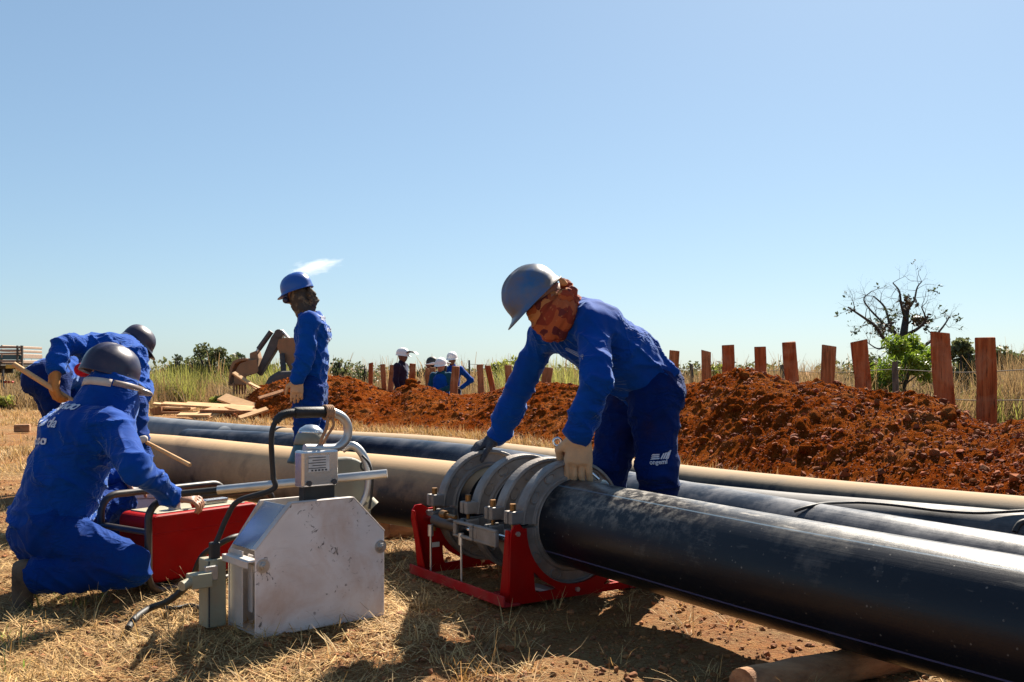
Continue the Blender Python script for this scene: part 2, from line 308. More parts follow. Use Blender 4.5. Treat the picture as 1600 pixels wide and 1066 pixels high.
class MB:
    def __init__(s): s.V = []; s.F = []; s.S = []
    def add(s, V, F, smooth=False):
        k = len(s.V); s.V += [tuple(map(float, v)) for v in V]; s.F += [tuple(i+k for i in f) for f in F]; s.S += [smooth]*len(F); return s
    def box(s, c, size, ax=None):                    # ax: three axis vectors
        ax = np.eye(3) if ax is None else np.array([unit(a) for a in ax]); h = np.array(size)/2
        V = [np.array(c)+ax[0]*h[0]*x+ax[1]*h[1]*y+ax[2]*h[2]*z for x in (-1, 1) for y in (-1, 1) for z in (-1, 1)]
        F = [(0, 1, 3, 2), (4, 6, 7, 5), (0, 4, 5, 1), (2, 3, 7, 6), (0, 2, 6, 4), (1, 5, 7, 3)]
        if np.dot(np.cross(ax[0], ax[1]), ax[2]) < 0: F = [f[::-1] for f in F]
        return s.add(V, F)
    def tube(s, pts, r, n=10, cap=True, smooth=True):
        pts = [np.array(p, float) for p in pts]; m = len(pts); r = [r]*m if np.isscalar(r) else list(r)
        T = [unit(pts[min(i+1, m-1)]-pts[max(i-1, 0)]) for i in range(m)]
        a = np.array([0, 0, 1.]) if abs(T[0][2]) < .9 else np.array([1., 0, 0]); u = unit(np.cross(T[0], a)); V = []
        for i in range(m):
            u = unit(u-T[i]*np.dot(u, T[i])); v = np.cross(T[i], u)
            V += [pts[i]+r[i]*(math.cos(2*math.pi*k/n)*u+math.sin(2*math.pi*k/n)*v) for k in range(n)]
        F = [(i*n+k, i*n+(k+1) % n, (i+1)*n+(k+1) % n, (i+1)*n+k) for i in range(m-1) for k in range(n)]
        s.add(V, F, smooth)
        if cap:
            s.add(V[:n], [tuple(range(n))[::-1]]); s.add(V[-n:], [tuple(range(n))])
        return s
    def cyl(s, a, b, r, n=16): return s.tube([a, b], r, n)
    def prism(s, pts, th, o, ax, ay):                # outline in (ax, ay) about o, extruded th along ax x ay, centred
        o, ax, ay = map(np.array, (o, ax, ay)); nz = unit(np.cross(ax, ay)); n = len(pts)
        V = [o+ax*x+ay*y-nz*th/2 for x, y in pts]+[o+ax*x+ay*y+nz*th/2 for x, y in pts]
        ar = sum(pts[i][0]*pts[(i+1) % n][1]-pts[(i+1) % n][0]*pts[i][1] for i in range(n))
        F = [tuple(range(n))[::-1], tuple(range(n, 2*n))]+[(i, (i+1) % n, n+(i+1) % n, n+i) for i in range(n)]
        if ar < 0: F = [f[::-1] for f in F]
        return s.add(V, F)
    def lathe(s, prof, o, axis, ref, n=40, a0=0., a1=2*math.pi, closed_prof=False, smooth=True):   # prof: (radius, along axis)
        o = np.array(o, float); ax = unit(axis); u = unit(np.array(ref)-ax*np.dot(ref, ax)); v = np.cross(ax, u)
        full = abs(a1-a0-2*math.pi) < 1e-6; m = n if full else n+1; k = len(prof)
        V = [o+ax*h+r*(math.cos(a0+(a1-a0)*i/n)*u+math.sin(a0+(a1-a0)*i/n)*v) for i in range(m) for r, h in prof]
        F = []
        for i in range(n):
            j = (i+1) % m
            for q in range(k if closed_prof else k-1):
                q2 = (q+1) % k; F.append((i*k+q, j*k+q, j*k+q2, i*k+q2))
        s.add(V, F, smooth)
        if not full and closed_prof: s.add(V[:k], [tuple(range(k))]); s.add(V[-k:], [tuple(range(k))[::-1]])
        return s
    def ball(s, c, r, n=12, ax=None, half=False):
        r = np.array([r]*3 if np.isscalar(r) else r, float); ax = np.eye(3) if ax is None else np.array(ax); V = []; m = n//2+1
        for i in range(m+1):
            th = math.pi*i/m
            for k in range(n):
                p = np.array([math.sin(th)*math.cos(2*math.pi*k/n), math.sin(th)*math.sin(2*math.pi*k/n), math.cos(th)])*r
                V.append(np.array(c)+p @ ax)
        F = [(i*n+k, (i+1)*n+k, (i+1)*n+(k+1) % n, i*n+(k+1) % n) for i in range(m) for k in range(n)]
        return s.add(V, F, True)
    def mesh(s, name, mat):
        me = bpy.data.meshes.new(name); me.from_pydata(s.V, [], s.F); me.polygons.foreach_set('use_smooth', s.S)
        me.materials.append(mat); me.update(); me.validate(); return me
    def build(s, name, mat, parent=None, bevel=0., seg=2):
        o = link(name, s.mesh(name, mat), parent)
        if bevel:
            b = o.modifiers.new('bevel', 'BEVEL'); b.width = bevel; b.segments = seg; b.limit_method = 'ANGLE'; b.angle_limit = R(40)
        return o
def spline(pts, n=12):
    p = [np.array(q, float) for q in pts]; p = [2*p[0]-p[1]]+p+[2*p[-1]-p[-2]]; out = []
    for i in range(1, len(p)-2):
        for k in range(n):
            t = k/n; a, b, c, d = p[i-1], p[i], p[i+1], p[i+2]
            out.append(.5*(2*b+(c-a)*t+(2*a-5*b+4*c-d)*t*t+(3*b-a-3*c+d)*t**3))
    out.append(p[-2]); return out

# ------------------------------------------------------------------ signed-distance bodies -> one continuous mesh
class SDF:
    def __init__(s): s.p = []; s.cuts = []
    def cap(s, a, b, ra, rb=None, k=.03): s.p.append(('c', np.array(a, float), np.array(b, float), ra, ra if rb is None else rb, k)); return s
    def flat(s, a, b, side, wa, da, wb, db, k=.04):   # limb with an oval section: half-width along side, half-depth across
        s.p.append(('f', np.array(a, float), np.array(b, float), unit(side), wa, da, wb, db, k)); return s
    def ell(s, c, r, ax=None, k=.03): s.p.append(('e', np.array(c, float), np.array(r, float), np.eye(3) if ax is None else np.array([unit(a) for a in ax]), k)); return s
    def cut(s, p, n): s.cuts.append((np.array(p, float), unit(n))); return s     # drops what lies on the side n points to
    def grow(s, g):
        o = SDF(); o.cuts = list(s.cuts)
        for q in s.p:
            if q[0] == 'c': o.p.append((*q[:3], max(.012, q[3]+g), max(.012, q[4]+g), q[5]))
            elif q[0] == 'f': o.p.append((*q[:4], q[4]+g, q[5]+g, q[6]+g, q[7]+g, q[8]))
            else: o.p.append((q[0], q[1], q[2]+g, *q[3:]))
        return o
    def mesh(s, h, fold=None):
        lo, hi = [], []
        bb = []
        for q in s.p:
            if q[0] == 'e': r = q[2].max(); a = q[1]-r; b = q[1]+r
            else:
                r = max(q[3], q[4]) if q[0] == 'c' else max(q[4:8]); a = np.minimum(q[1], q[2])-r; b = np.maximum(q[1], q[2])+r
            bb.append((a, b)); lo.append(a); hi.append(b)
        lo = np.min(lo, 0)-4*h; hi = np.max(hi, 0)+4*h; n = np.ceil((hi-lo)/h).astype(int)+1
        F = np.full(n, .15, np.float32)
        for q, (a, b) in zip(s.p, bb):
            m = .05+2*h; i0 = np.maximum(0, np.floor((a-m-lo)/h).astype(int)); i1 = np.minimum(n, np.ceil((b+m-lo)/h).astype(int)+1)
            g = np.stack(np.meshgrid(*[lo[c]+h*np.arange(i0[c], i1[c]) for c in range(3)], indexing='ij'), -1)
            if q[0] == 'c':
                ba = q[2]-q[1]; pa = g-q[1]; t = np.clip(pa @ ba/(ba @ ba+1e-9), 0, 1)
                d = np.linalg.norm(pa-t[..., None]*ba, axis=-1)-(q[3]+(q[4]-q[3])*t)
            elif q[0] == 'f':
                ba = q[2]-q[1]; L = np.linalg.norm(ba); ax = ba/L; sd = unit(q[3]-ax*np.dot(q[3], ax)); fr = np.cross(ax, sd)
                pa = g-q[1]; al = pa @ ax; t = np.clip(al/L, 0, 1); W = q[4]+(q[6]-q[4])*t; D = q[5]+(q[7]-q[5])*t
                ov = al-t*L; rr = np.sqrt((pa @ sd/W)**2+(pa @ fr/D)**2+(ov/D)**2); d = (rr-1)*np.minimum(W, D)
            else:
                pa = (g-q[1]) @ q[3].T; k0 = np.linalg.norm(pa/q[2], axis=-1); k1 = np.linalg.norm(pa/(q[2]**2), axis=-1)+1e-9; d = k0*(k0-1)/k1
            sl = tuple(slice(i0[c], i1[c]) for c in range(3)); A = F[sl]; k = q[-1]
            hh = np.clip(.5+.5*(A-d)/k, 0, 1); F[sl] = A+(d-A)*hh-k*hh*(1-hh)
        for p0, nn in s.cuts:
            g = [lo[c]+h*np.arange(n[c]) for c in range(3)]
            d = ((g[0]-p0[0])*nn[0])[:, None, None]+((g[1]-p0[1])*nn[1])[None, :, None]+((g[2]-p0[2])*nn[2])[None, None, :]
            F = np.maximum(F, d)
        V, Q = nets(F); V = lo+V*h
        if fold is not None: V = V+normals(V, Q)*fold(V)[:, None]
        return V, Q
def nets(F):
    I = F < 0; n = np.array(F.shape)
    c = [I[a:n[0]-1+a, b:n[1]-1+b, d:n[2]-1+d] for a in (0, 1) for b in (0, 1) for d in (0, 1)]
    s = sum(x.astype(np.int8) for x in c); act = (s > 0) & (s < 8); idx = np.argwhere(act)
    num = np.zeros((len(idx), 3)); cnt = np.zeros(len(idx))
    for ax in range(3):
        o1, o2 = [x for x in range(3) if x != ax]
        for a in (0, 1):
            for b in (0, 1):
                p = idx.copy(); p[:, o1] += a; p[:, o2] += b; q = p.copy(); q[:, ax] += 1
                f0 = F[tuple(p.T)]; f1 = F[tuple(q.T)]; m = (f0 < 0) != (f1 < 0); t = f0[m]/(f0[m]-f1[m])
                pt = p[m].astype(float); pt[:, ax] += t; num[m] += pt; cnt[m] += 1
    V = num/cnt[:, None]; ids = np.full(n-1, -1, np.int64); ids[tuple(idx.T)] = np.arange(len(idx)); Q = []
    for ax in range(3):
        o1, o2 = (ax+1) % 3, (ax+2) % 3
        A = np.take(I, range(n[ax]-1), ax); Bq = np.take(I, range(1, n[ax]), ax); e = np.argwhere(A != Bq)
        e = e[(e[:, o1] > 0) & (e[:, o2] > 0) & (e[:, o1] < n[o1]-1) & (e[:, o2] < n[o2]-1)]
        def cell(d1, d2): p = e.copy(); p[:, o1] -= d1; p[:, o2] -= d2; return ids[tuple(p.T)]
        q = np.stack([cell(1, 1), cell(0, 1), cell(0, 0), cell(1, 0)], 1); fl = ~I[tuple(e.T)]; q[fl] = q[fl][:, ::-1]; Q.append(q)
    Q = np.concatenate(Q); return V, Q[(Q >= 0).all(1)]
def normals(V, Q):
    a = V[Q[:, 2]]-V[Q[:, 0]]; b = V[Q[:, 3]]-V[Q[:, 1]]; fn = np.cross(a, b); N = np.zeros_like(V)
    for c in range(4): np.add.at(N, Q[:, c], fn)
    return N/(np.linalg.norm(N, axis=1)[:, None]+1e-12)
def folds(amp, fr=1., s=0, cr=()):            # draped creases: two families of warped ridges
    def f(V):
        Wp = V*fr+.09*np.stack([vn(V*5*fr, s+11), vn(V*5*fr, s+12), vn(V*5*fr, s+13)], -1)
        r1 = 1-np.abs(2*vn(Wp*np.array([4.5, 4.5, 13]), s)-1); r2 = 1-np.abs(2*vn(Wp @ np.array([[.7, .1, .7], [0, 1, .1], [-.7, 0, .7]])*np.array([4, 5, 15]), s+5)-1)
        mask = np.clip(.25+1.3*vn(V*4.5, s+21), 0, 1)
        o = amp*mask*(1.0*r1**3.5+1.3*r2**4.5-.45)+amp*.45*fbm(V*4, 2, s+31)
        for p_, a_, rad, fq, am in cr:              # gathers across a bent joint
            dv = V-p_; m_ = np.exp(-(dv*dv).sum(1)/rad**2); sel = m_ > .02; ph = (dv[sel] @ a_)*fq+1.7*vn(V[sel]*7, s+41)+.6*vn(V[sel]*19, s+43)
            o[sel] += am*m_[sel]*((1-np.abs((ph % 1)*2-1))**1.6-.35)
        return o
    return f
# ------------------------------------------------------------------ ground
def gz(x, y):                                # relief of the ground, metres
    x = np.asarray(x, float); y = np.asarray(y, float); f = np.clip(1-(np.hypot(x, y)-12)/40, .0, 1)
    return (.028*fbm(xy3(x, y)*1.1, 3, 3)+.016*fbm(xy3(x, y)*6, 3, 8))*f-.012
def grid_axis(lo, hi, n, c, k):              # dense about c, coarse far off
    t = np.linspace(-1, 1, n); g = np.sinh(k*t)/math.sinh(k); return np.where(g < 0, c+g*(c-lo), c+g*(hi-c))
gx = grid_axis(-900, 900, 420, -.2, 8.2); gy = grid_axis(-300, 2500, 420, 4.2, 8.6)
X, Y = np.meshgrid(gx, gy, indexing='ij'); nx, ny = X.shape
idx = np.arange(nx*ny).reshape(nx, ny)
Q = np.stack([idx[:-1, :-1], idx[1:, :-1], idx[1:, 1:], idx[:-1, 1:]], -1).reshape(-1, 4)
def ground_mat():
    m, N, L, B = nt('dry_soil_and_straw'); v = coords(N, L)
    a = noise_node(N, L, v, .9, 8, .65); b = noise_node(N, L, v, 7, 9, .7); c = noise_node(N, L, v, 60, 6, .7)
    soil = ramp(N, L, b, [(.3, (.13, .038, .009)), (.7, (.40, .155, .036))])
    straw = ramp(N, L, c, [(.3, (.13, .07, .026)), (.7, (.42, .28, .12))])
    f = mth(N, L, 'ADD', mth(N, L, 'MULTIPLY', a, 1.3), mth(N, L, 'MULTIPLY', c, .7))
    f = ramp(N, L, mth(N, L, 'MULTIPLY', f, .5), [(.40, (0, 0, 0)), (.56, (1, 1, 1))])
    col = mixc(N, L, mth(N, L, 'MULTIPLY', f, .8), soil, straw)
    L.new(col, B.inputs['Base Color']); B.inputs['Roughness'].default_value = .95; B.inputs['Specular IOR Level'].default_value = .2
    h = mth(N, L, 'ADD', mth(N, L, 'MULTIPLY', b, .8), mth(N, L, 'MULTIPLY', c, .7)); bumpn(N, L, B, h, 1, .05); return m
tag(link('ground', mesh_np('ground', xy3(X, Y, gz(X, Y)).reshape(-1, 3), Q, ground_mat())), kind='structure')

# a small cloud far beyond the field
def cloud():
    m = bpy.data.materials.new('cloud_vapour'); m.use_nodes = True; N = m.node_tree.nodes; L = m.node_tree.links; N.clear()
    out = N.new('ShaderNodeOutputMaterial'); pv = N.new('ShaderNodeVolumePrincipled'); pv.inputs['Color'].default_value = (1, 1, 1, 1)
    tc = N.new('ShaderNodeTexCoord'); no = N.new('ShaderNodeTexNoise'); no.inputs['Scale'].default_value = 2.1; no.inputs['Detail'].default_value = 6; no.inputs['Roughness'].default_value = .6
    L.new(tc.outputs['Object'], no.inputs['Vector'])
    ln = N.new('ShaderNodeVectorMath'); ln.operation = 'LENGTH'; L.new(tc.outputs['Object'], ln.inputs[0])
    d = mth(N, L, 'SUBTRACT', mth(N, L, 'MULTIPLY', no.outputs['Fac'], 2.2), mth(N, L, 'ADD', mth(N, L, 'MULTIPLY', ln.outputs['Value'], 1.0), .42), True)
    L.new(mth(N, L, 'MULTIPLY', d, .16), pv.inputs['Density']); pv.inputs['Anisotropy'].default_value = .5
    L.new(pv.outputs[0], out.inputs['Volume'])
    mb = MB().ball((0, 0, 0), 1, 24); o = tag(link('cloud', mb.mesh('cloud', m)), kind='stuff')
    o.location = P(490, 417, 420); o.scale = (14.5, 7, 4.4); o.rotation_euler = (0, R(-10), 0)
cloud()

# ------------------------------------------------------------------ soil mound: columns along sight-lines of the survey, profile toe - crest - back
#        px    crest_y crest_d toe_d back_d
MO = [(335, 652, 21.5, 20.6, 22.5), (365, 640, 21.3, 19.6, 23), (405, 603, 21, 18.6, 23.5), (440, 596, 20.8, 18.0, 23.5), (480, 592, 20.6, 17.4, 23.5), (520, 589, 20.4, 16.9, 23), (555, 590, 20.2, 16.3, 23), (590, 608, 19.7, 16, 22.3), (612, 613, 19.4, 15.7, 22),
      (643, 597, 19.1, 15.5, 21.6), (665, 603, 18.8, 15.2, 21.2), (700, 615, 18.3, 14.8, 20.6), (745, 617, 17.7, 14.0, 19.8), (790, 606, 17, 13.2, 19.3),
      (845, 598, 16.2, 12.4, 18.6), (900, 603, 15.4, 11.5, 18), (960, 602, 14.5, 10.6, 17.2), (1020, 602, 13.4, 9.6, 16), (1080, 601, 12.4, 8.9, 15), (1120, 592, 11.8, 8.5, 14.6),
      (1155, 578, 11.4, 8.2, 14.2), (1190, 582, 11.1, 7.9, 13.8), (1240, 597, 10.7, 7.5, 13.2), (1300, 605, 10.3, 7.1, 12.6), (1360, 613, 9.9, 6.7, 12), (1420, 616, 9.5, 6.4, 11.4),
      (1470, 628, 9.2, 6.2, 10.9), (1510, 645, 8.9, 6.0, 10.5), (1545, 660, 8.5, 5.9, 10), (1590, 655, 7.9, 5.8, 9.6), (1650, 638, 7.6, 5.6, 9.4), (1760, 640, 7.3, 5.4, 9.1), (1900, 650, 7, 5.2, 8.8)]
MO = np.array(MO, float)
us = np.linspace(335, 1900, 1300); vs = np.concatenate([np.linspace(0, 1, 220), np.linspace(1, 2, 60)[1:]])
mcy, mcd, mtd, mbd = [np.interp(us, MO[:, 0], MO[:, k]) for k in (1, 2, 3, 4)]
zc = CAMH+(HZ-mcy)/FPX*mcd
U = (us-800)/FPX
D = np.where(vs[None] <= 1, mtd[:, None]+(mcd-mtd)[:, None]*np.clip(vs, 0, 1)[None], mcd[:, None]+(mbd-mcd)[:, None]*(np.clip(vs, 1, 2)-1)[None])
pf = np.where(vs <= 1, np.sin(np.clip(vs, 0, 1)*math.pi/2)**1.15, np.cos((np.clip(vs, 1, 2)-1)*math.pi/2)**1.1)
Zm = zc[:, None]*pf[None]-.03
Xm = U[:, None]*D; Pm = np.stack([Xm, D, Zm], -1)
amp = np.clip(zc, .1, 1)[:, None]*np.clip(pf*2.2, 0, 1)[None]
Zm = Zm+amp*(.11*fbm(Pm*1.5, 3, 40)+.075*fbm(Pm*4.5, 3, 45)+.07*np.abs(fbm(Pm*10, 4, 50)))
lump = vn(Pm*np.array([9, 9, 9]), 61); Zm = Zm+amp*.07*np.clip(lump-.6, 0, 1)*2.5
Pm[..., 2] = Zm; nx, ny = Zm.shape; idx = np.arange(nx*ny).reshape(nx, ny)
Q = np.stack([idx[:-1, :-1], idx[1:, :-1], idx[1:, 1:], idx[:-1, 1:]], -1).reshape(-1, 4)
def soil_mat():
    m, N, L, B = nt('red_soil'); v = coords(N, L)
    a = noise_node(N, L, v, 1.3, 6, .6); b = noise_node(N, L, v, 17, 9, .8); c = noise_node(N, L, v, 60, 6, .75)
    c1 = ramp(N, L, b, [(.30, (.07, .012, .002)), (.5, (.19, .038, .006)), (.70, (.37, .100, .018))])
    c2 = ramp(N, L, b, [(.32, (.12, .026, .004)), (.68, (.40, .115, .022))])
    cc = mixc(N, L, ramp(N, L, a, [(.42, (0, 0, 0)), (.62, (1, 1, 1))]), c1, c2)
    d_ = noise_node(N, L, v, 2.6, 6, .65, .6); L.new(mixc(N, L, mth(N, L, 'MULTIPLY', ramp(N, L, d_, [(.54, (0, 0, 0)), (.66, (1, 1, 1))]), .55), cc, (.36, .14, .05)), B.inputs['Base Color'])
    B.inputs['Roughness'].default_value = 1; B.inputs['Specular IOR Level'].default_value = 0
    bumpn(N, L, B, mth(N, L, 'ADD', b, mth(N, L, 'MULTIPLY', c, .6)), 1, .07); return m
MSOIL = soil_mat()
tag(link('soil_mound', mesh_np('soil_mound', Pm.reshape(-1, 3), Q, MSOIL)), kind='structure')
MOUND = BVHTree.FromPolygons([tuple(p) for p in Pm[::3, ::2].reshape(-1, 3)],
    [tuple(q) for q in (lambda i: np.stack([i[:-1, :-1], i[1:, :-1], i[1:, 1:], i[:-1, 1:]], -1).reshape(-1, 4))(np.arange(Pm[::3, ::2].shape[0]*Pm[::3, ::2].shape[1]).reshape(Pm[::3, ::2].shape[:2]))])
def mound_z(x, y):
    h = MOUND.ray_cast(Vector((x, y, 9)), Vector((0, 0, -1)))[0]; return h.z if h else float(gz(x, y))

# crumbled clods lying over the mound: nobody could count them
def rocks(n, pos, size, seed):
    rg = np.random.default_rng(seed); t = (1+5**.5)/2
    iv = np.array([(-1, t, 0), (1, t, 0), (-1, -t, 0), (1, -t, 0), (0, -1, t), (0, 1, t), (0, -1, -t), (0, 1, -t), (t, 0, -1), (t, 0, 1), (-t, 0, -1), (-t, 0, 1)])/2
    it = np.array([(0, 11, 5), (0, 5, 1), (0, 1, 7), (0, 7, 10), (0, 10, 11), (1, 5, 9), (5, 11, 4), (11, 10, 2), (10, 7, 6), (7, 1, 8), (3, 9, 4), (3, 4, 2), (3, 2, 6), (3, 6, 8), (3, 8, 9), (4, 9, 5), (2, 4, 11), (6, 2, 10), (8, 6, 7), (9, 8, 1)])
    V = iv[None]*(1+.9*(rg.random((n, 12, 1))-.5))*size[:, None, None]*(1+.5*(rg.random((n, 1, 3))-.5))
    a = rg.random(n)*6.28; c, s = np.cos(a), np.sin(a); V = np.stack([V[..., 0]*c[:, None]-V[..., 1]*s[:, None], V[..., 0]*s[:, None]+V[..., 1]*c[:, None], V[..., 2]*.8], -1)+pos[:, None]
    return V.reshape(-1, 3), (it[None]+12*np.arange(n)[:, None, None]).reshape(-1, 3)
nC = 42000; iu = RNG.integers(0, nx, nC); iv_ = RNG.integers(0, 240, nC); sz = (.0035+.030*RNG.random(nC)**30+.0068*RNG.random(nC)**1.3)
pos = Pm[iu, iv_].copy(); pos[:, 2] += sz*.25; pos[:, :2] += RNG.normal(0, .02, (nC, 2))
toe = RNG.random(nC) < .12; k_ = toe.sum(); uu = RNG.integers(0, nx, k_); dd = mtd[uu]-np.abs(RNG.normal(0, .35, k_)); pos[toe] = np.stack([U[uu]*dd, dd, gz(U[uu]*dd, dd)+.005], -1); sz[toe] *= .6
V, F = rocks(nC, pos, sz, 5); tag(link('soil_clods', mesh_np('soil_clods', V, F, MT['clod'], False)), kind='stuff')
big = [(1165, 592, .13), (1145, 640, .10), (1487, 655, .16), (1180, 665, .10), (1262, 700, .12), (1535, 715, .10), (643, 603, .22), (735, 612, .2), (868, 640, .12), (1345, 705, .09), (1420, 640, .08), (1100, 690, .10), (975, 640, .12), (560, 625, .2), (690, 640, .14)]
LV, LQ, ko = [], [], 0
for i, (px, py, s) in enumerate(big):
    dr = Vector(((px-800)/FPX, 1, (HZ-py)/FPX)).normalized(); h = MOUND.ray_cast(Vector((0, 0, CAMH)), dr)[0]
    if h is None: continue
    mb = SDF(); s *= .8
    for q in range(5): mb.ell(np.array(h)+np.random.default_rng(i*9+q).normal(0, s*.25, 3), np.array([.5, .45, .36])*s*(.6+.5*np.random.default_rng(i+q).random()), k=.03)
    V, Q2 = mb.mesh(s/9, lambda V: .16*s*fbm(V/s*3.5, 3, i)); LV.append(V); LQ.append(Q2+ko); ko += len(V)
tag(link('soil_lumps', mesh_np('soil_lumps', np.concatenate(LV), np.concatenate(LQ), MSOIL)), kind='stuff')
# crumbs of soil on the trodden ground
p, rg = [None, None]
def crumbs():
    rg = np.random.default_rng(77); n = 16000; d = 2.5+6*rg.random(n)**1.4; px = -100+1750*rg.random(n); x = (px-800)/FPX*d; sz = .0022+.012*rg.random(n)**6+.003*rg.random(n)
    V, F = rocks(n, np.stack([x, d, gz(x, d)+sz*.3], -1), sz, 6); tag(link('soil_crumbs', mesh_np('soil_crumbs', V, F, MT['crumb'], False)), kind='stuff')
MT['crumb'] = M('orange_soil_crumb', (.17, .06, .018), (.31, .13, .045), 5, .95, island=.3)
crumbs()

# ------------------------------------------------------------------ straw, grass, weeds
def blades(n, base, length, width, az, lean, curl, seg=2, seed=0):    # flat curved blades, all arrays of n
    rg = np.random.default_rng(seed); dirv = np.stack([np.cos(az), np.sin(az), 0*az], -1); side = np.stack([-np.sin(az), np.cos(az), 0*az], -1)
    V = []; p = base.copy(); el = lean.copy()
    for s in range(seg+1):
        wv = width*(1-.75*s/seg); V += [p-side*wv[:, None]/2, p+side*wv[:, None]/2]
        p = p+(dirv*np.cos(el)[:, None]+np.array([0, 0, 1.])*np.sin(el)[:, None])*(length/seg)[:, None]; el = el-curl
    V = np.stack(V, 1); k = 2*(seg+1); q = np.array([(2*s, 2*s+1, 2*s+3, 2*s+2) for s in range(seg)])
    return V.reshape(-1, 3), (q[None]+k*np.arange(n)[:, None, None]).reshape(-1, 4)
def scatter(n, d0, d1, pxa, pxb, pw=1.0, seed=1):
    rg = np.random.default_rng(seed); d = d0+(d1-d0)*rg.random(n)**pw; px = pxa+(pxb-pxa)*rg.random(n)
    return np.stack([(px-800)/FPX*d, d, 0*d], -1), rg
# straw lying about
p, rg = scatter(210000, 2.5, 11, -150, 1700, 1.55, 3)
dens = fbm(p*np.array([1.6, 1.6, 1]), 3, 70)+.35*fbm(p*7, 2, 75); lane = np.clip((p[:, 0]+.2)*.55+(4.2-p[:, 1])*.18, 0, 1)   # the trodden soil at the right carries less straw
keep = dens > (-.08+.8*np.clip(lane, 0, .75))+rg.normal(0, .22, len(p)); p = p[keep]; n = len(p)
p[:, 2] = gz(p[:, 0], p[:, 1])+.003+.014*rg.random(n)**2
V, F = blades(n, p, .03+.14*rg.random(n)**2.2, .0014+.0040*rg.random(n)**1.5, rg.random(n)*6.283, rg.normal(.06, .22, n), rg.normal(.10, .25, n), 2, 1)
tag(link('straw_litter', mesh_np('straw_litter', V, F, MT['straw'], False)), kind='stuff')
# tufts standing up from it
def tufts(name, cen, nb, hh, ww, mat, spread, seed, up=1.15, seg=3):
    rg = np.random.default_rng(seed); m = len(cen); c = np.repeat(cen, nb, 0); n = len(c); az = rg.random(n)*6.283
    c = c+np.stack([np.cos(az), np.sin(az), 0*az], -1)*(spread*rg.random(n)**.7)[:, None]; sc = np.repeat(.6+.8*rg.random(m), nb)
    V, F = blades(n, c, hh*sc*(.45+.75*rg.random(n)), ww*(.5+rg.random(n)), az+rg.normal(0, .7, n), np.clip(rg.normal(up, .28, n), .2, 1.55), rg.normal(.22, .2, n), seg, seed)
    return V, F
p, rg = scatter(260, 2.7, 7, -100, 1250, 1.3, 9); kk = fbm(p*1.3, 2, 80) > -.15; p = p[kk]; p[:, 2] = gz(p[:, 0], p[:, 1])
extra = np.array([P(720, 1062, 2.97), P(760, 1050, 3.04), P(690, 1035, 3.14), P(650, 1000, 3.4), P(655, 945, 3.95), P(745, 985, 3.5), P(300, 1020, 3.25), P(100, 1030, 3.2), P(95, 1050, 3.05), P(590, 1045, 3.1), P(830, 1045, 3.08), P(270, 1010, 3.35)]); extra[:, 2] = gz(extra[:, 0], extra[:, 1])
V, F = tufts('t', np.concatenate([p, np.repeat(extra, 2, 0)]), 15, .105, .0036, None, .045, 4, .75)
tag(link('dry_grass_tufts', mesh_np('dry_grass_tufts', V, F, MT['straw'], False)), kind='stuff')
wd = np.array([P(12, 985, 3.5), P(70, 945, 3.95), P(105, 925, 4.0), P(85, 930, 4.1), P(130, 925, 4.0), P(30, 1000, 3.4), P(12, 1040, 3.1), P(160, 920, 4.1)]); wd[:, 2] = gz(wd[:, 0], wd[:, 1])
V, F = tufts('w', wd, 8, .10, .006, None, .06, 14, .9)
tag(link('green_weeds', mesh_np('green_weeds', V, F, MT['sprout'], False)), kind='stuff')
# low dry grass over the field and along the mound's toe
p, rg = scatter(9000, 9, 30, -250, 640, .8, 19); p[:, 2] = gz(p[:, 0], p[:, 1]); p = p[(fbm(p*.8, 2, 85) > -.1) & ~((p[:, 1] > 15.5) & (p[:, 0] > -5.3+.0*p[:, 1]) & (p[:, 1] < 17.0))]
V, F = tufts('f', p, 7, .10, .012, None, .12, 24, 1.0, 2)
tag(link('field_grass', mesh_np('field_grass', V, F, MT['straw'], False)), kind='stuff')
uu = RNG.integers(60, nx, 1500); dd = mtd[uu]-.1-np.abs(RNG.normal(0, .35, 1500)); p = np.stack([U[uu]*dd, dd, gz(U[uu]*dd, dd)], -1)
V, F = tufts('m', p, 8, .13, .008, None, .09, 25, 1.1, 2)
tag(link('mound_edge_grass', mesh_np('mound_edge_grass', V, F, MT['straw'], False)), kind='stuff')
# tall grass in the background
def tall(name, n, d0, d1, pa, pb, h, wd, mat, nb, seed, thr=-.3, fr=.35):
    p, rg = scatter(n, d0, d1, pa, pb, 1, seed); p = p[fbm(p*fr, 2, seed) > thr]; p[:, 2] = -.02
    V, F = tufts(name, p, nb, h, wd, mat, .28, seed, 1.35, 3)
    tag(link(name, mesh_np(name, V, F, mat, False)), kind='stuff')
tall('tall_dry_grass', 2600, 24, 34, -200, 560, .62, .02, MT['drygrass'], 16, 31)
tall('yellow_green_grass', 1900, 25, 34, 190, 480, .88, .022, MT['greengrass'], 15, 32, -.2)
tall('tall_dry_grass', 2600, 25, 38, 520, 1080, .55, .02, MT['drygrass'], 15, 33)
tall('yellow_green_grass', 380, 26, 34, 770, 900, .95, .022, MT['greengrass'], 13, 34)
tall('tall_dry_grass', 3200, 16, 30, 1060, 1800, .72, .015, MT['drygrass'], 17, 35, -.35)
tall('yellow_green_grass', 500, 15, 22, 1380, 1700, .55, .014, MT['greengrass'], 13, 36, -.1)
tall('tall_dry_grass', 260, 17, 20, 1260, 1300, .75, .012, MT['drygrass'], 16, 37, -1)
tall('tall_dry_grass', 420, 17, 21, 1560, 1680, 1.0, .013, MT['drygrass'], 16, 38, -1)
tall('tall_dry_grass', 900, 34, 70, -400, 2000, 1.15, .045, MT['drygrass'], 18, 39, -1)

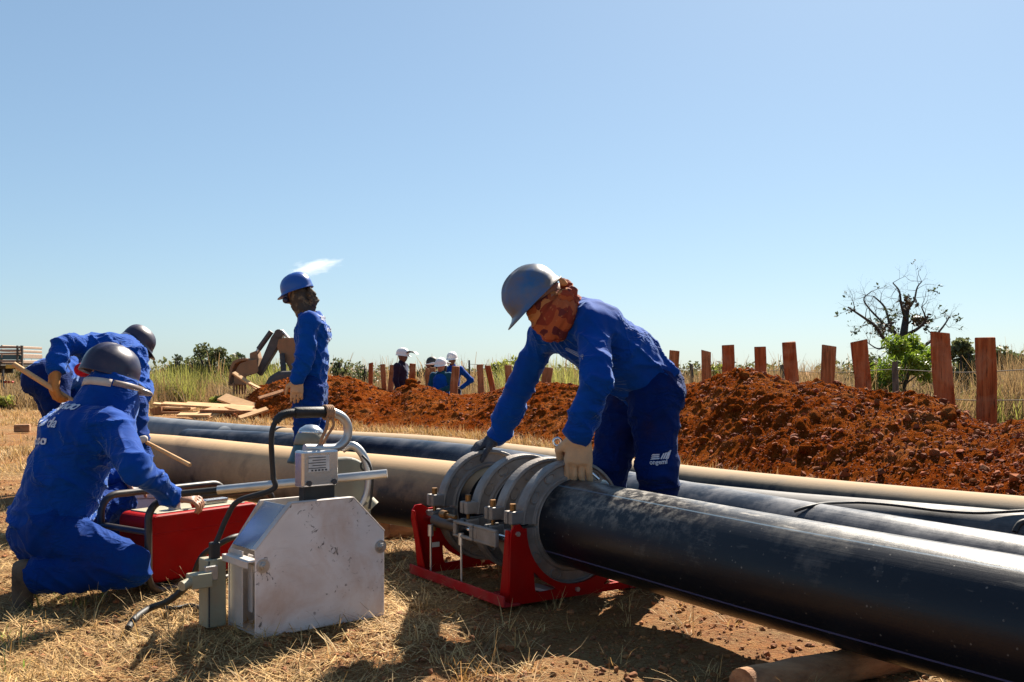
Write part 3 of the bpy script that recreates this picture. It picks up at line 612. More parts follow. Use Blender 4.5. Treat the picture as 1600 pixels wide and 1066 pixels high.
# ------------------------------------------------------------------ trees and bushes
def leafcloud(cen, rad, n, size, seed, flat=.55):          # leaf-sized quads in clumps
    rg = np.random.default_rng(seed); c = np.array(cen); m = len(c); k = rg.integers(0, m, n)
    off = rg.normal(0, 1, (n, 3)); off /= np.linalg.norm(off, axis=1)[:, None]+1e-9; p = c[k]+off*np.array(rad)[k][:, None]*(rg.random((n, 1))**.5)*np.array([1, 1, .8])
    a = rg.normal(0, 1, (n, 3)); a /= np.linalg.norm(a, axis=1)[:, None]; b = np.cross(a, rg.normal(0, 1, (n, 3))); b /= np.linalg.norm(b, axis=1)[:, None]+1e-9
    s = size*(.5+rg.random((n, 1))); V = np.stack([p-a*s, p+b*s*flat, p+a*s, p-b*s*flat], 1)
    return V.reshape(-1, 3), np.arange(4*n).reshape(n, 4)
def grow(mb, p, d, L, r, depth, rg, ends, spread=.6, ratio=.74, nseg=4, up=.08):
    pts = [p]; rr = [r]
    for s in range(nseg):
        d = unit(d+rg.normal(0, .16, 3)+np.array([0, 0, up])); p = p+d*L/nseg; pts.append(p); rr.append(r*(1-.4*(s+1)/nseg))
    mb.tube(pts, rr, 6 if depth > 2 else 4)
    if depth == 0: ends.append(p); return
    if depth <= 2: ends.append(p)
    for c in range(2 if rg.random() < .55 else 3):
        a = unit(rg.normal(0, 1, 3)); a = unit(a-d*np.dot(a, d)); s = spread*(.6+.8*rg.random())
        grow(mb, p if c < 2 else pts[2], unit(d*math.cos(s)+a*math.sin(s)), L*ratio*(.75+.5*rg.random()), rr[-1]*(.62+.2*rg.random()), depth-1, rg, ends, spread, ratio, nseg, up)
def tree_thing(name, label, cat, base, mb, lv, mats, group=None):
    t = thing(name, label, cat, base, group); mb.build('trunk', MT['bark'], t)
    for V, F, mt in lv:
        if len(F): link('crown', mesh_np('crown', V, F, mt, False), t)
    return t
# the half-bare tree at the right
rg = np.random.default_rng(12); mb = MB(); ends = []; base = P(1406, 640, 24); base[2] = -.05; s = 24/FPX
q = lambda px, py, dd=0: P(px, py, 24+dd)
trk = [base, q(1408, 560), q(1411, 530), q(1415, 500, .2), q(1418, 470, .3)]; mb.tube(spline(trk, 5), list(np.linspace(.15, .06, 21)), 8)
limbs = [([q(1408, 560), q(1385, 535, -.4), q(1368, 510, -.7), q(1352, 498, -.9), q(1325, 480, -1)], .075), ([q(1409, 535), q(1392, 510, .5), q(1382, 480, .9), q(1365, 463, 1)], .065), ([q(1411, 525), q(1432, 515, -.4), q(1446, 500, -.6), q(1440, 480, -.8)], .06),
         ([q(1412, 545), q(1445, 540, .6), q(1470, 515, .9), q(1484, 495, 1)], .06), ([q(1415, 500), q(1408, 475, -.5), q(1405, 455, -.6), q(1395, 442, -.5)], .05), ([q(1417, 485), q(1428, 470, .3), q(1433, 450, .4), q(1440, 440, .4)], .045),
         ([q(1390, 540, -.3), q(1372, 545, -.3), q(1355, 535, -.2)], .04), ([q(1400, 520), q(1375, 500, .2), q(1350, 470, .3), q(1362, 455, .2)], .045)]
for L_, r0 in limbs:
    sp = spline(L_, 5); mb.tube(sp, list(np.linspace(r0*.8, r0*.25, len(sp))), 6)
    for j in range(3, len(sp), 3):
        for c in range(2):
            d = unit(np.array(sp[j])-np.array(sp[j-1])+rg.normal(0, .55, 3)+np.array([0, 0, .25])); grow(mb, np.array(sp[j]), d, .25, r0*.15, 3, rg, ends, .6, .72, 3, .0)
ends = np.array(ends); lo_ = ends[(ends[:, 2] < 2.35)]; pick = ends[rg.random(len(ends)) < .02]
cl = np.concatenate([lo_[rg.random(len(lo_)) < .07], pick, [q(1458, 454), q(1460, 458), q(1420, 470), q(1436, 502), q(1417, 475), q(1470, 512)]])
lv = [(*leafcloud(cl, [.13]*len(cl), 650, .04, 3), MT['leaf_dk']), (*leafcloud([q(1420, 473), q(1434, 501), q(1441, 500), q(1385, 510)], [.25]*4, 260, .06, 4), MT['leaf_br'])]
tree_thing('bare_tree', 'half bare dark tree with spreading twigs standing behind the right end of the soil heap', 'tree', base, mb, lv, None)
# the bright green sapling in front of it
rg = np.random.default_rng(5); mb = MB(); ends = []; base = P(1412, 640, 17); base[2] = -.05; q = lambda px, py, dd=0: P(px, py, 17+dd)
mb.tube([base, q(1413, 605), q(1420, 585), q(1425, 570)], [.035, .03, .025, .02], 7)
for e in ((1400, 560), (1432, 560), (1440, 545), (1415, 545), (1385, 575), (1425, 545), (1375, 598), (1450, 575)): mb.tube(spline([q(1415, 600), q((1415+e[0])/2, (598+e[1])/2, .1), q(*e, rg.normal(0, .3))], 4), list(np.linspace(.018, .006, 9)), 5)
cs = [q(px, py, rg.normal(0, .35)) for px, py in ((1400, 560), (1415, 550), (1432, 548), (1425, 562), (1440, 562), (1410, 572), (1445, 573), (1390, 572), (1400, 548), (1430, 578), (1395, 585), (1384, 600), (1378, 606), (1390, 606), (1442, 551), (1410, 540))]
tree_thing('green_sapling', 'bright green leafy sapling between upright planks in front of the half bare tree', 'sapling', base, mb, [(*leafcloud(cs+[q(1396, 538), q(1424, 533, .2), q(1452, 556, -.2), q(1372, 582), q(1448, 590)], [.13, .22, .17]*7, 6200, .045, 8, .28), MT['leaf_gr']), (*leafcloud([q(1372, 600), q(1378, 610), q(1365, 590)], [.22]*3, 700, .04, 9, .3), MT['leaf_ye'])], None)
def bush(label, px, py, d, wpx, hpx, mat, seed, n=2600, cat='bush', leaf=.06, group=None, top=None):
    rg = np.random.default_rng(seed); base = P(px, 600, d); base[2] = -.05; sc = d/FPX; zt = CAMH+(HZ-py)*sc; W = wpx*sc/2
    mb = MB(); ends = []; zb = max(.25, zt-hpx*sc)
    for k in range(5):
        a = rg.random()*6.28; tip = np.array([base[0]+W*.75*math.cos(a)*rg.random(), base[1]+W*.6*math.sin(a), zb+(zt-zb)*(.5+.4*rg.random())]); mid = (base+tip)/2+rg.normal(0, .08*W+.03, 3)
        mb.tube(spline([base+rg.normal(0, .06, 3)*[1, 1, 0], mid, tip], 4), list(np.linspace(.05, .015, 9)*(d/28)), 5)
    cs = []; rs = []
    for k in range(22):
        a = rg.random()*6.28; rr = rg.random()**.5; z = zb+(zt-zb)*rg.random()*math.sqrt(max(.05, 1-.75*rr*rr)); cs.append([base[0]+W*rr*math.cos(a), base[1]+W*.7*rr*math.sin(a), z]); rs.append((.16+.22*rg.random())*W+.1)
    tree_thing('bush', label, cat, base, mb, [(*leafcloud(cs, rs, n, leaf, seed+1), mat)], None, group)
bush('round green bush top above the yellow grass left of the digger bucket', 330, 545, 36, 74, 52, MT['leaf_ol'], 41, 4200, leaf=.07)
bush('low dark green bush at the left edge of the yellow grass behind the bending worker', 277, 556, 34, 30, 40, MT['leaf_dk'], 42, 1600)
bush('dark green shrub directly behind the digger bucket', 375, 553, 37, 40, 50, MT['leaf_dk'], 43, 2200, leaf=.07)
bush('olive shrub seen under the raised digger arm', 425, 562, 33, 44, 50, MT['leaf_ol'], 44, 2200)
bush('thin grey green shrub right of the standing worker', 537, 556, 31, 40, 55, MT['leaf_ol'], 45, 800, leaf=.05)
bush('sparse twiggy shrub behind the leftmost upright planks', 572, 560, 31, 46, 52, MT['leaf_ol'], 46, 800, leaf=.05)
bush('low rounded green bush far behind the white helmeted group', 668, 582, 44, 44, 30, MT['leaf_dk'], 47, 2200, leaf=.08)
bush('yellow green shrub rising behind the stooping worker\'s far arm', 800, 556, 32, 60, 52, MT['leaf_ye'], 48, 2200)
bush('grey twiggy shrub touching the stooping worker\'s far sleeve', 822, 548, 34, 34, 55, MT['leaf_ol'], 49, 600, leaf=.05)
bush('small dark green bush beside the dark fence post right of the stooping worker', 1076, 580, 34, 28, 26, MT['leaf_dk'], 50, 900)
bush('small pale green bush between the two planks left of the heap\'s peak', 1122, 567, 30, 26, 32, MT['leaf_ye'], 51, 420, leaf=.05)
bush('slender leaved green shrub between the two tallest planks', 1506, 530, 20, 64, 80, MT['leaf_ol'], 52, 4200, leaf=.05)
bush('grey green shrub at the right edge of the picture', 1580, 531, 21, 90, 80, MT['leaf_ol'], 53, 5200, leaf=.05)
bush('thin shrub with long leaf stalks at the left of the tallest plank', 1352, 556, 24, 60, 60, MT['leaf_ol'], 54, 1800, leaf=.05)
bush('hazy olive shrub far left behind the truck', 48, 574, 38, 50, 36, MT['leaf_ol'], 55, 1300, leaf=.07)
bush('yellow green weed clump below the digger bucket', 352, 627, 21.5, 34, 22, MT['leaf_ye'], 56, 900, leaf=.05)
bush('yellow weed clump on the ground under the truck', 8, 636, 24, 26, 16, MT['leaf_ye'], 57, 500, leaf=.05)

def far_scrub():
    rg = np.random.default_rng(91); n = 260; d = 85+50*rg.random(n); x = (-.75+1.5*rg.random(n))*d; h = .5+1.3*rg.random(n)*np.clip(.4+1.4*vn(xy3(x*.03, d*.02), 4), 0, 1.4)
    c = np.stack([x, d, h*.45], -1); V, F = leafcloud(c, .5+h*.55, 26000, .22, 92); V[:, 2] = np.maximum(V[:, 2], 0)
    tag(link('far_scrub', mesh_np('far_scrub', V, F, MT['leaf_ol'], False)), kind='stuff')
far_scrub()
# ------------------------------------------------------------------ upright planks behind the mound
PO = [(1540, 527, 1541, 655, 29, 9.75, 'dark stained upright plank at the right end of the row, pale streaks on its face', 'r'), (1469, 519, 1476, 630, 29, 10.1, 'tallest reddish upright plank with a pale top edge, second from the right end', 'r'),
      (1342, 532, 1349, 612, 25, 11.3, 'smooth reddish upright plank just left of the green sapling', 'r'), (1296, 540, 1293, 603, 21, 12, 'brown weathered upright plank with cracked grain, left of the smooth reddish one', 'b'),
      (1232, 534, 1237, 593, 21, 12.4, 'reddish upright plank with a peeled pale stripe on its right edge', 'r'), (1188, 541, 1188, 580, 18, 13.2, 'short plain red plank upright at the right shoulder of the heap\'s peak', 'r'),
      (1137, 539, 1139, 592, 19, 13.8, 'red upright plank at the left shoulder of the heap\'s peak', 'r'), (1104, 548, 1103, 600, 15, 15.2, 'narrow brown upright plank right of the dark fence post', 'b'),
      (1053, 547, 1053, 601, 15, 15.8, 'brown upright plank half hidden behind the stooping worker\'s back', 'b'), (857, 574, 852, 603, 16, 17.6, 'pale brown upright plank seen between the stooping worker\'s arms', 'b'),
      (794, 570, 796, 606, 11, 18.4, 'blurred brown plank right of the tilted red plank', 'b'), (762, 571, 770, 610, 9, 18.8, 'thin red plank leaning to the left in the middle of the row', 'r'),
      (750, 569, 752, 614, 10, 18.9, 'straight brown upright plank touching the leaning thin one', 'b'), (712, 572, 709, 617, 12, 19.6, 'split brown plank standing in front of the man with hands on hips', 'b'),
      (676, 574, 675, 610, 10, 20.6, 'brown plank directly left of the woman in the white helmet', 'b'), (668, 575, 668, 606, 6, 20.8, 'narrow plank edge showing left of the plank beside the woman', 'b'),
      (645, 568, 643, 600, 10, 21, 'reddish plank right of the man in dark shirt and white helmet', 'r'), (614, 570, 610, 614, 9, 21.4, 'brown plank touching the left side of the man in the dark shirt', 'b'),
      (598, 569, 601, 614, 8, 21.6, 'slanting brown plank, third from the left end of the row', 'b'), (580, 567, 579, 604, 7, 21.8, 'thin red plank at the left end of the row', 'r')]
for i, (xt, yt, xb, yb, wpx, d, lab, kd) in enumerate(PO):
    rg = np.random.default_rng(i+100); top = P(xt, yt, d); b = P(xb, yb, d); dz = b-top; b = b+dz/abs(dz[2])*(b[2]+.06 if b[2] > 0 else .1); W = wpx*d/FPX
    ax = unit(top-b); side = unit(np.array([1, -.25+.3*rg.normal()*.4, 0])); fr = unit(np.cross(ax, side)); side = np.cross(fr, ax)
    n = 6; V = []; sk = rg.normal(0, .007)
    for k in range(n+1):
        c = b+(top-b)*k/n+side*rg.normal(0, .004); ww = W/2*(1+rg.normal(0, .02))
        for sx, sy in ((-1, -1), (1, -1), (1, 1), (-1, 1)): V.append(c+side*ww*sx+fr*.021*sy+(ax*sk*sx if k == n else 0))
    F = [(4*k+j, 4*k+(j+1) % 4, 4*k+4+(j+1) % 4, 4*k+4+j) for k in range(n) for j in range(4)]+[(3, 2, 1, 0), tuple(4*n+j for j in range(4))]
    # worn saw marks: the top is notched, one corner chipped
    for kk, jj in ((n, 1), (n, 2)): V[4*kk+jj] = V[4*kk+jj]-ax*abs(rg.normal(0, .012))
    o = MB().add(V, F).build('upright_plank', MT['wood_red' if kd == 'r' else 'wood_brn'], None, .006, 1); tag(o, lab, 'plank', 'upright planks shoring the trench behind the soil heap')
# old wire fence
tf = thing('wire_fence', 'old fence of thin dark posts and sagging wire behind the upright planks', 'fence', (4, 18, 0))
fp = [(733, 563, 30, .06), (1080, 569, 26, .10), (1222, 570, 21, .10), (1398, 565, 15.5, .10), (1640, 560, 12, .12)]; tp = []
for (px, py, d, wd_) in fp:
    t_ = P(px, py, d); b_ = t_.copy(); b_[2] = -.1; tp.append(t_); MB().tube([b_, (t_+b_)/2+np.array([.02, 0, 0]), t_], [wd_/2*1.05, wd_/2, wd_/2*.9], 7).build('post', MT['oldwood'], tf)
for zz in (.12, .5):
    for a, b_ in zip(tp[:-1], tp[1:]):
        MB().tube(spline([a-np.array([0, 0, zz]), (a+b_)/2-np.array([0, 0, zz+.05]), b_-np.array([0, 0, zz])], 6), .006, 4).build('wire', MT['oldwood'], tf)

# ------------------------------------------------------------------ loose boards by the mound's left end
def board(px, py, d, L, W, T, yaw, pitch=0., roll=0., mat='wood_pale', z=None, lab='', grp='loose sawn boards heaped by the soil'):
    c = P(px, py, d)
    if z is not None: c[2] = z
    m = (Matrix.Rotation(yaw, 3, 'Z') @ Matrix.Rotation(pitch, 3, 'Y') @ Matrix.Rotation(roll, 3, 'X')); ax = [np.array(m.col[k]) for k in range(3)]
    rg = np.random.default_rng(int(px*7+py)); mb = MB(); V = []
    for k in range(4):
        for sx, sy in ((-1, -1), (1, -1), (1, 1), (-1, 1)): V.append(c+ax[0]*L*(k/3-.5)+ax[1]*(W/2*sx*(1+rg.normal(0, .03)))+ax[2]*T/2*sy)
    F = [(4*k+j, 4*k+(j+1) % 4, 4*k+4+(j+1) % 4, 4*k+4+j) for k in range(3) for j in range(4)]+[(3, 2, 1, 0), (12, 13, 14, 15)]
    return tag(mb.add(V, F).build('board', MT[mat], None, .004, 1), lab, 'board', grp)
BD = [(252, 642, 19.5, .42, .14, .24, 1.4, 0, 1.4, 'wood_brn', 'dark board end standing on edge at the left end of the pile'), (264, 640, 19.6, .40, .13, .05, .3, .0, 1.45, 'wood_brn', 'short brown offcut leaning against the dark board end'),
      (262, 633, 19.9, .55, .2, .04, .12, .1, .1, 'wood_pale', 'pale offcut lying across the left pile top'), (278, 632, 19.7, .62, .18, .04, -.1, .05, .2, 'wood_pale', 'topmost pale offcut of the left pile'),
      (276, 638, 19.5, .55, .2, .045, .2, .04, .0, 'wood_pale', 'middle pale offcut of the left pile'), (286, 640, 19.8, .5, .16, .04, -.25, -.05, .1, 'wood_pale', 'right pale offcut of the left pile'), (283, 645, 19.3, .7, .2, .04, .1, .0, .0, 'wood_brn', 'bottom brown board of the left pile'),
      (304, 648, 18.8, .62, .2, .035, -.05, .0, .2, 'wood_pale', 'flat pale board on the grass between the two piles'), (320, 645, 19, .65, .2, .035, 1.0, -.25, .3, 'wood_pale', 'short pale board propped up left of the long board'),
      (333, 647, 18.9, .6, .2, .035, .9, -.3, .3, 'wood_pale', 'second short pale board propped beside its neighbour'), (342, 635, 19.4, 1.35, .24, .04, -.08, .06, .25, 'wood_pale', 'long pale board lying over the right pile'),
      (372, 629, 19.8, .95, .26, .04, -.55, .22, .45, 'wood_pale', 'wide pale board tilted up at the top of the right pile'), (380, 640, 19.1, .8, .2, .04, -.5, .15, .3, 'wood_pale', 'pale board sliding down the right side of the pile'),
      (360, 643, 19, 1.1, .22, .05, .05, .02, .0, 'wood_brn', 'brown board under the long pale board'), (396, 646, 18.6, .55, .16, .035, .5, -.3, .3, 'wood_pale', 'short pale board at the foot of the soil heap'),
      (391, 600, 20.8, .95, .10, .035, -.35, .52, .4, 'wood_pale', 'pale batten sticking out of the soil by the bucket teeth'), (424, 617, 19.4, .5, .15, .04, .35, -.3, .3, 'wood_brn', 'brown board half buried in the soil slope'), (404, 606, 20.5, .5, .08, .03, -.3, .4, .2, 'wood_pale', 'thin batten beside the pale batten on the heap')]
for (px, py, d, L_, W_, T_, ya, pi_, ro, mt, lab) in BD: board(px, py, d, L_, W_, T_, ya, pi_, ro, mt, None, lab)
# ------------------------------------------------------------------ pipes
def pipe(label, pts, r, mat, name='plastic_pipe', wall=.021, n=64, seg=10, group='plastic water pipes laid along the trench'):
    sp = spline(pts, seg); m = len(sp); V = []; uv = []; F = []
    T = [unit(np.array(sp[min(i+1, m-1)])-np.array(sp[max(i-1, 0)])) for i in range(m)]; s = 0
    ss = []
    for i in range(m):
        if i: s += np.linalg.norm(np.array(sp[i])-np.array(sp[i-1]))
        ss.append(s); t = T[i]; side = unit(np.cross(t, [0, 0, 1])); up = np.cross(side, t)
        for k in range(n+1):
            a = 2*math.pi*k/n; V.append(np.array(sp[i])+r*(math.cos(a)*up+math.sin(a)*side)); uv.append((k/n, s))
    st = n+1; F = [(i*st+k, i*st+k+1, (i+1)*st+k+1, (i+1)*st+k) for i in range(m-1) for k in range(n)]
    b = len(V)
    for e, i, q in ((0, 0, 1), (1, m-1, -1)):     # wall thickness and bore at each end
        t = T[i]; side = unit(np.cross(t, [0, 0, 1])); up = np.cross(side, t); o = len(V)
        for ring, (rr, dp) in enumerate(((r, 0), (r-wall, 0), (r-wall, .9))):
            for k in range(n+1):
                a = 2*math.pi*k/n; V.append(np.array(sp[i])+t*q*dp+rr*(math.cos(a)*up+math.sin(a)*side)); uv.append((k/n, ss[i]))
        for ring in range(2):
            for k in range(n):
                f = (o+ring*st+k, o+ring*st+k+1, o+(ring+1)*st+k+1, o+(ring+1)*st+k); F.append(f if e else f[::-1])
        F.append(tuple(o+2*st+k for k in range(n))[::q] if e else tuple(o+2*st+k for k in range(n)))
    me = bpy.data.meshes.new('pipe'); me.from_pydata([tuple(v) for v in V], [], F); ul = me.uv_layers.new(name='UVMap')
    li = np.zeros(len(me.loops), np.int32); me.loops.foreach_get('vertex_index', li); ul.data.foreach_set('uv', np.array(uv, np.float32)[li].ravel())
    sm = np.ones(len(me.polygons), bool); sm[(m-1)*n:] = False; me.polygons.foreach_set('use_smooth', sm); me.materials.append(mat); me.update()
    bm_ = None; o = link(name, me); tag(o, label, 'pipe', group)
    import bmesh; bm_ = bmesh.new(); bm_.from_mesh(me); bmesh.ops.recalc_face_normals(bm_, faces=bm_.faces); bm_.to_mesh(me); bm_.free(); return o
PR = .178; AX = .297
U3 = np.array([.545, -.838, 0]); N3 = np.array([-.838, -.545, 0]); C0 = np.array([.238, 4.12, 0])
def MP(t, w_, z): return C0+U3*t+N3*w_+np.array([0, 0, z])       # along the pipe, across towards the camera's left, up
TAN = (.50, .33, .18)
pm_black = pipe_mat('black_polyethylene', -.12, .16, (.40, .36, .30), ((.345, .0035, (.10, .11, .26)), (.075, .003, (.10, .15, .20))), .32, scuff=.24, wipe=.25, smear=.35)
pm_tan = pipe_mat('black_polyethylene_caked_with_dust', .56, .50, TAN, ((.33, .004, (.35, .34, .40)),), .45, wipe=.25, scuff=.2, joint=.62)  # dust thinned on the sides, so part of their shading is painted in
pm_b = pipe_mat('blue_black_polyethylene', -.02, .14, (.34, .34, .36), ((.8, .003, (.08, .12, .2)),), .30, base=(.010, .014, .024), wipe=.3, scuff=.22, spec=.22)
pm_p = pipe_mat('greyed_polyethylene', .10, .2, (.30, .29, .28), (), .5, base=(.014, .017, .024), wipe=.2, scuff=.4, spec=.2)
pm_c = pipe_mat('black_polyethylene_dusty_top_painted_shade', -1.75, 3.1, (.40, .29, .18), (), .45, wipe=.25, scuff=.3)  # dust ends near the sun's shade line; lower side's shade is partly painted
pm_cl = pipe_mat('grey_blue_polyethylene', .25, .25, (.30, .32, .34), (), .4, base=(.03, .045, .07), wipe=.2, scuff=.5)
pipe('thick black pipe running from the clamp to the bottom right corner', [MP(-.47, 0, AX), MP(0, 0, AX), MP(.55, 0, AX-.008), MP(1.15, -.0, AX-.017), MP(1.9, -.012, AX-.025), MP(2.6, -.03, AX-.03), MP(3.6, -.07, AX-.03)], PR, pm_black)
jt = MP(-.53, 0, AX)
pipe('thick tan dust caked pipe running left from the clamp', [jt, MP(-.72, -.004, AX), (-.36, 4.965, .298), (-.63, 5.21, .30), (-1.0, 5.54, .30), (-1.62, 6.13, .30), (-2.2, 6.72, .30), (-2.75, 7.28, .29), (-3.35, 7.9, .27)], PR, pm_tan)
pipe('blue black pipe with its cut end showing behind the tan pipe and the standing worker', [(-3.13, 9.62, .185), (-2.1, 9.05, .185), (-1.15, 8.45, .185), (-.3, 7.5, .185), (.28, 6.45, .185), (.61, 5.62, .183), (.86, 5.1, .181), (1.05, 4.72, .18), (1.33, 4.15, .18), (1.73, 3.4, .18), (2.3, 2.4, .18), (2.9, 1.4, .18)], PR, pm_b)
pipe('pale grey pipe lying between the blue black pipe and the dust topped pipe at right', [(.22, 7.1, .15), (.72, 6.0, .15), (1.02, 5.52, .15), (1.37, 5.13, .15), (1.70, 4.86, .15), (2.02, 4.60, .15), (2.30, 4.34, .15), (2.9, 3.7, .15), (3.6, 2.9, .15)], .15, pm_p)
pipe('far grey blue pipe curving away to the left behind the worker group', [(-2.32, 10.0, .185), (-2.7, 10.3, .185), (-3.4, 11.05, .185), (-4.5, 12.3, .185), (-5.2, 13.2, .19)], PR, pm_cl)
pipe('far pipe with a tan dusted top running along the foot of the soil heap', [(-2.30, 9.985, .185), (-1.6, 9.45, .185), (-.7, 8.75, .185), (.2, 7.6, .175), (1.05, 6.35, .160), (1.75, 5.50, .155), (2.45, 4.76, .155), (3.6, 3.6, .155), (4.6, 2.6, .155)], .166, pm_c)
# cable lying over the pipes at the right
_pt = []
for o_ in [o for o in bpy.data.objects if o.name.startswith('plastic_pipe')]: _pt.append(BVHTree.FromPolygons([tuple(v.co) for v in o_.data.vertices], [tuple(p.vertices) for p in o_.data.polygons]))
def onpipe(px, py, off):
    o = Vector((0, 0, CAMH)); d = Vector(((px-800)/FPX, 1, (HZ-py)/FPX)).normalized(); best = None
    for t_ in _pt:
        h = t_.ray_cast(o, d)
        if h[0] is not None and (best is None or h[3] < best[3]): best = h
    return np.array(best[0])+np.array(best[1])*off
kp = np.array([(1243, 803), (1264, 795), (1300, 789), (1345, 788), (1400, 793), (1470, 802), (1530, 806), (1592, 803)], float)
sp = [onpipe(px, np.interp(px, kp[:, 0], kp[:, 1]), .013) for px in np.linspace(1243, 1592, 40)]
for _ in range(6): sp = [sp[0]]+[.5*sp[i]+.25*(sp[i-1]+sp[i+1]) for i in range(1, len(sp)-1)]+[sp[-1]]
sp.append(sp[-1]+unit(sp[-1]-sp[-4])*.3)
tag(MB().tube(sp, .0068, 8).build('cable', MT['black']), 'thin dark cable lying across the pipes at the right', 'cable')
sp = [onpipe(px, py, .004) for px, py in ((1586, 832), (1590, 824), (1598, 817))]; sp.append(sp[-1]+np.array([.06, .0, .01]))
tag(MB().tube(spline(sp, 6), .013, 8).build('strap', MT['black']), 'black strap end lying over the pale grey pipe at the right edge', 'strap')
# supports
def log(label, a, b, r0, r1, seed):
    rg = np.random.default_rng(seed); a, b = np.array(a), np.array(b); n = 14; pts = [a+(b-a)*k/n+rg.normal(0, .004, 3) for k in range(n+1)]
    mb = MB().tube(pts, [r0+(r1-r0)*k/n+rg.normal(0, .003) for k in range(n+1)], 18); o = mb.build('support_log', MT['log'], None, .008, 2); return tag(o, label, 'log', 'wooden logs propping the pipes')
A = P(1155, 1078, 2.9); A[2] = .048; Bq = P(1420, 1062, 3.22); Bq[2] = .052
log('sawn log lying under the thick black pipe at the bottom edge', P(1160, 1080, 2.73)*[1, 1, 0]+[0, 0, .05], np.array([1.45, 3.2, .05]), .052, .05, 1)
log('round log propping the tan pipe behind the kneeling worker', P(225, 745, 6.45)*[1, 1, 0]+[0, 0, .075], P(330, 745, 7.05)*[1, 1, 0]+[0, 0, .06], .085, .075, 2)
log('dark log under the tan pipe just left of the red clamp frame', P(640, 830, 5.5)*[1, 1, 0]+[-.15, 0, .05], P(650, 830, 5.7)*[1, 1, 0]+[.3, 0, .05], .06, .06, 3)

# ------------------------------------------------------------------ pipe clamp machine
clamp = thing('pipe_clamp_machine', 'red framed pipe clamp with four grey metal rings round the pipe joint', 'pipe clamp', MP(-.33, 0, 0))
RI, RO = PR+.004, .256
def half_ring(t, up, ins=False):
    hw = .031; ri = RI; pr = [(ri, -hw), (ri, hw), (ri+.012, hw), (ri+.016, hw-.009), (RO-.018, hw-.012), (RO-.013, hw), (RO, hw-.004), (RO, -hw+.004), (RO-.013, -hw), (RO-.018, -hw+.012), (ri+.016, -hw+.009), (ri+.012, -hw)]
    mb = MB(); g = .05
    a0, a1 = (-math.pi/2+g, math.pi/2-g) if up else (math.pi/2+g*.4, 1.5*math.pi-g*.4)
    mb.lathe(pr, MP(t, 0, AX), U3, (0, 0, 1), 40, a0, a1, True, False)
    for s in (1, -1):
        for aa in ((.55, 1.02) if up else (2.2, 2.75)):           # raised oval bosses on the cast faces
            c = aa*1.0; pts = []; rm = (RI+RO)/2
            for k in range(17):
                q = 2*math.pi*k/16; an = c+.115*math.cos(q); rr = rm+.017*math.sin(q)
                for sg in (1,): pts.append(MP(t+s*.021, rr*math.sin(an), AX+rr*math.cos(an)))
            mb.tube(pts, .0045, 6, False)
            pts2 = [MP(t+s*.021, -(((p-MP(t, 0, AX)) @ N3)), p[2]) for p in pts]; mb.tube(pts2, .0045, 6, False)
    o = mb.build('upper_half_ring' if up else 'lower_half_ring', MT['alu'], clamp, .003, 1)
    for s in (1, -1):                                          # split clamping lugs
        wl = s*(RO+.018); z0 = AX+.012 if up else AX-.062
        lug = MB(); lug.box(MP(t-.018, wl, z0+.028), (.026, .062, .052), (U3, N3, (0, 0, 1))); lug.box(MP(t+.016, wl, z0+.028), (.026, .062, .052), (U3, N3, (0, 0, 1))); lug.box(MP(t, wl-s*.012, z0+.026), (.05, .04, .044), (U3, N3, (0, 0, 1)))
        lug.build('clamping_lug', MT['alu'], clamp, .005, 2)
        if up:
            nb = MB(); nb.cyl(MP(t, wl+s*.006, z0+.05), MP(t, wl+s*.006, z0+.082), .0125, 12); nb.cyl(MP(t, wl+s*.006, AX-.1), MP(t, wl+s*.006, z0+.07), .008, 10)
            nb.build('clamp_bolt', MT['brass'], clamp, .002, 1)
    return o
for t in (-.65, -.35, -.15, 0.):
    half_ring(t, True); half_ring(t, False)
for t in (-.65, -.35, -.15, 0.):                              # black reducing liners inside the rings
    MB().lathe([(PR+.0008, -.036), (PR+.0036, -.036), (PR+.0036, .036), (PR+.0008, .036)], MP(t, 0, AX), U3, (0, 0, 1), 48, 0, 2*math.pi, True).build('liner', MT['alu'], clamp)
def frame_plate(t, flare):
    c = []; n = 22
    for k in range(n+1):                                          # inner cradle from right to left under the ring
        a = -math.pi/2*1.0+math.pi*k/n; c.append((RO*.965*math.sin(a), AX-RO*.965*math.cos(a)))
    out = [(.322+flare, AX-.045), (.318+flare, AX-.005), (.303+flare, AX+.016), (.280+flare*.8, AX+.018), (.262+flare*.5, AX-.002)]
    P_ = [(-.30, .0), (.325, .0)]+[(.325+flare*.3, .1)]+out+c[::-1]+[(-.262, AX-.06), (-.285, AX-.10), (-.30, .09), (-.335, .05)]
    return P_
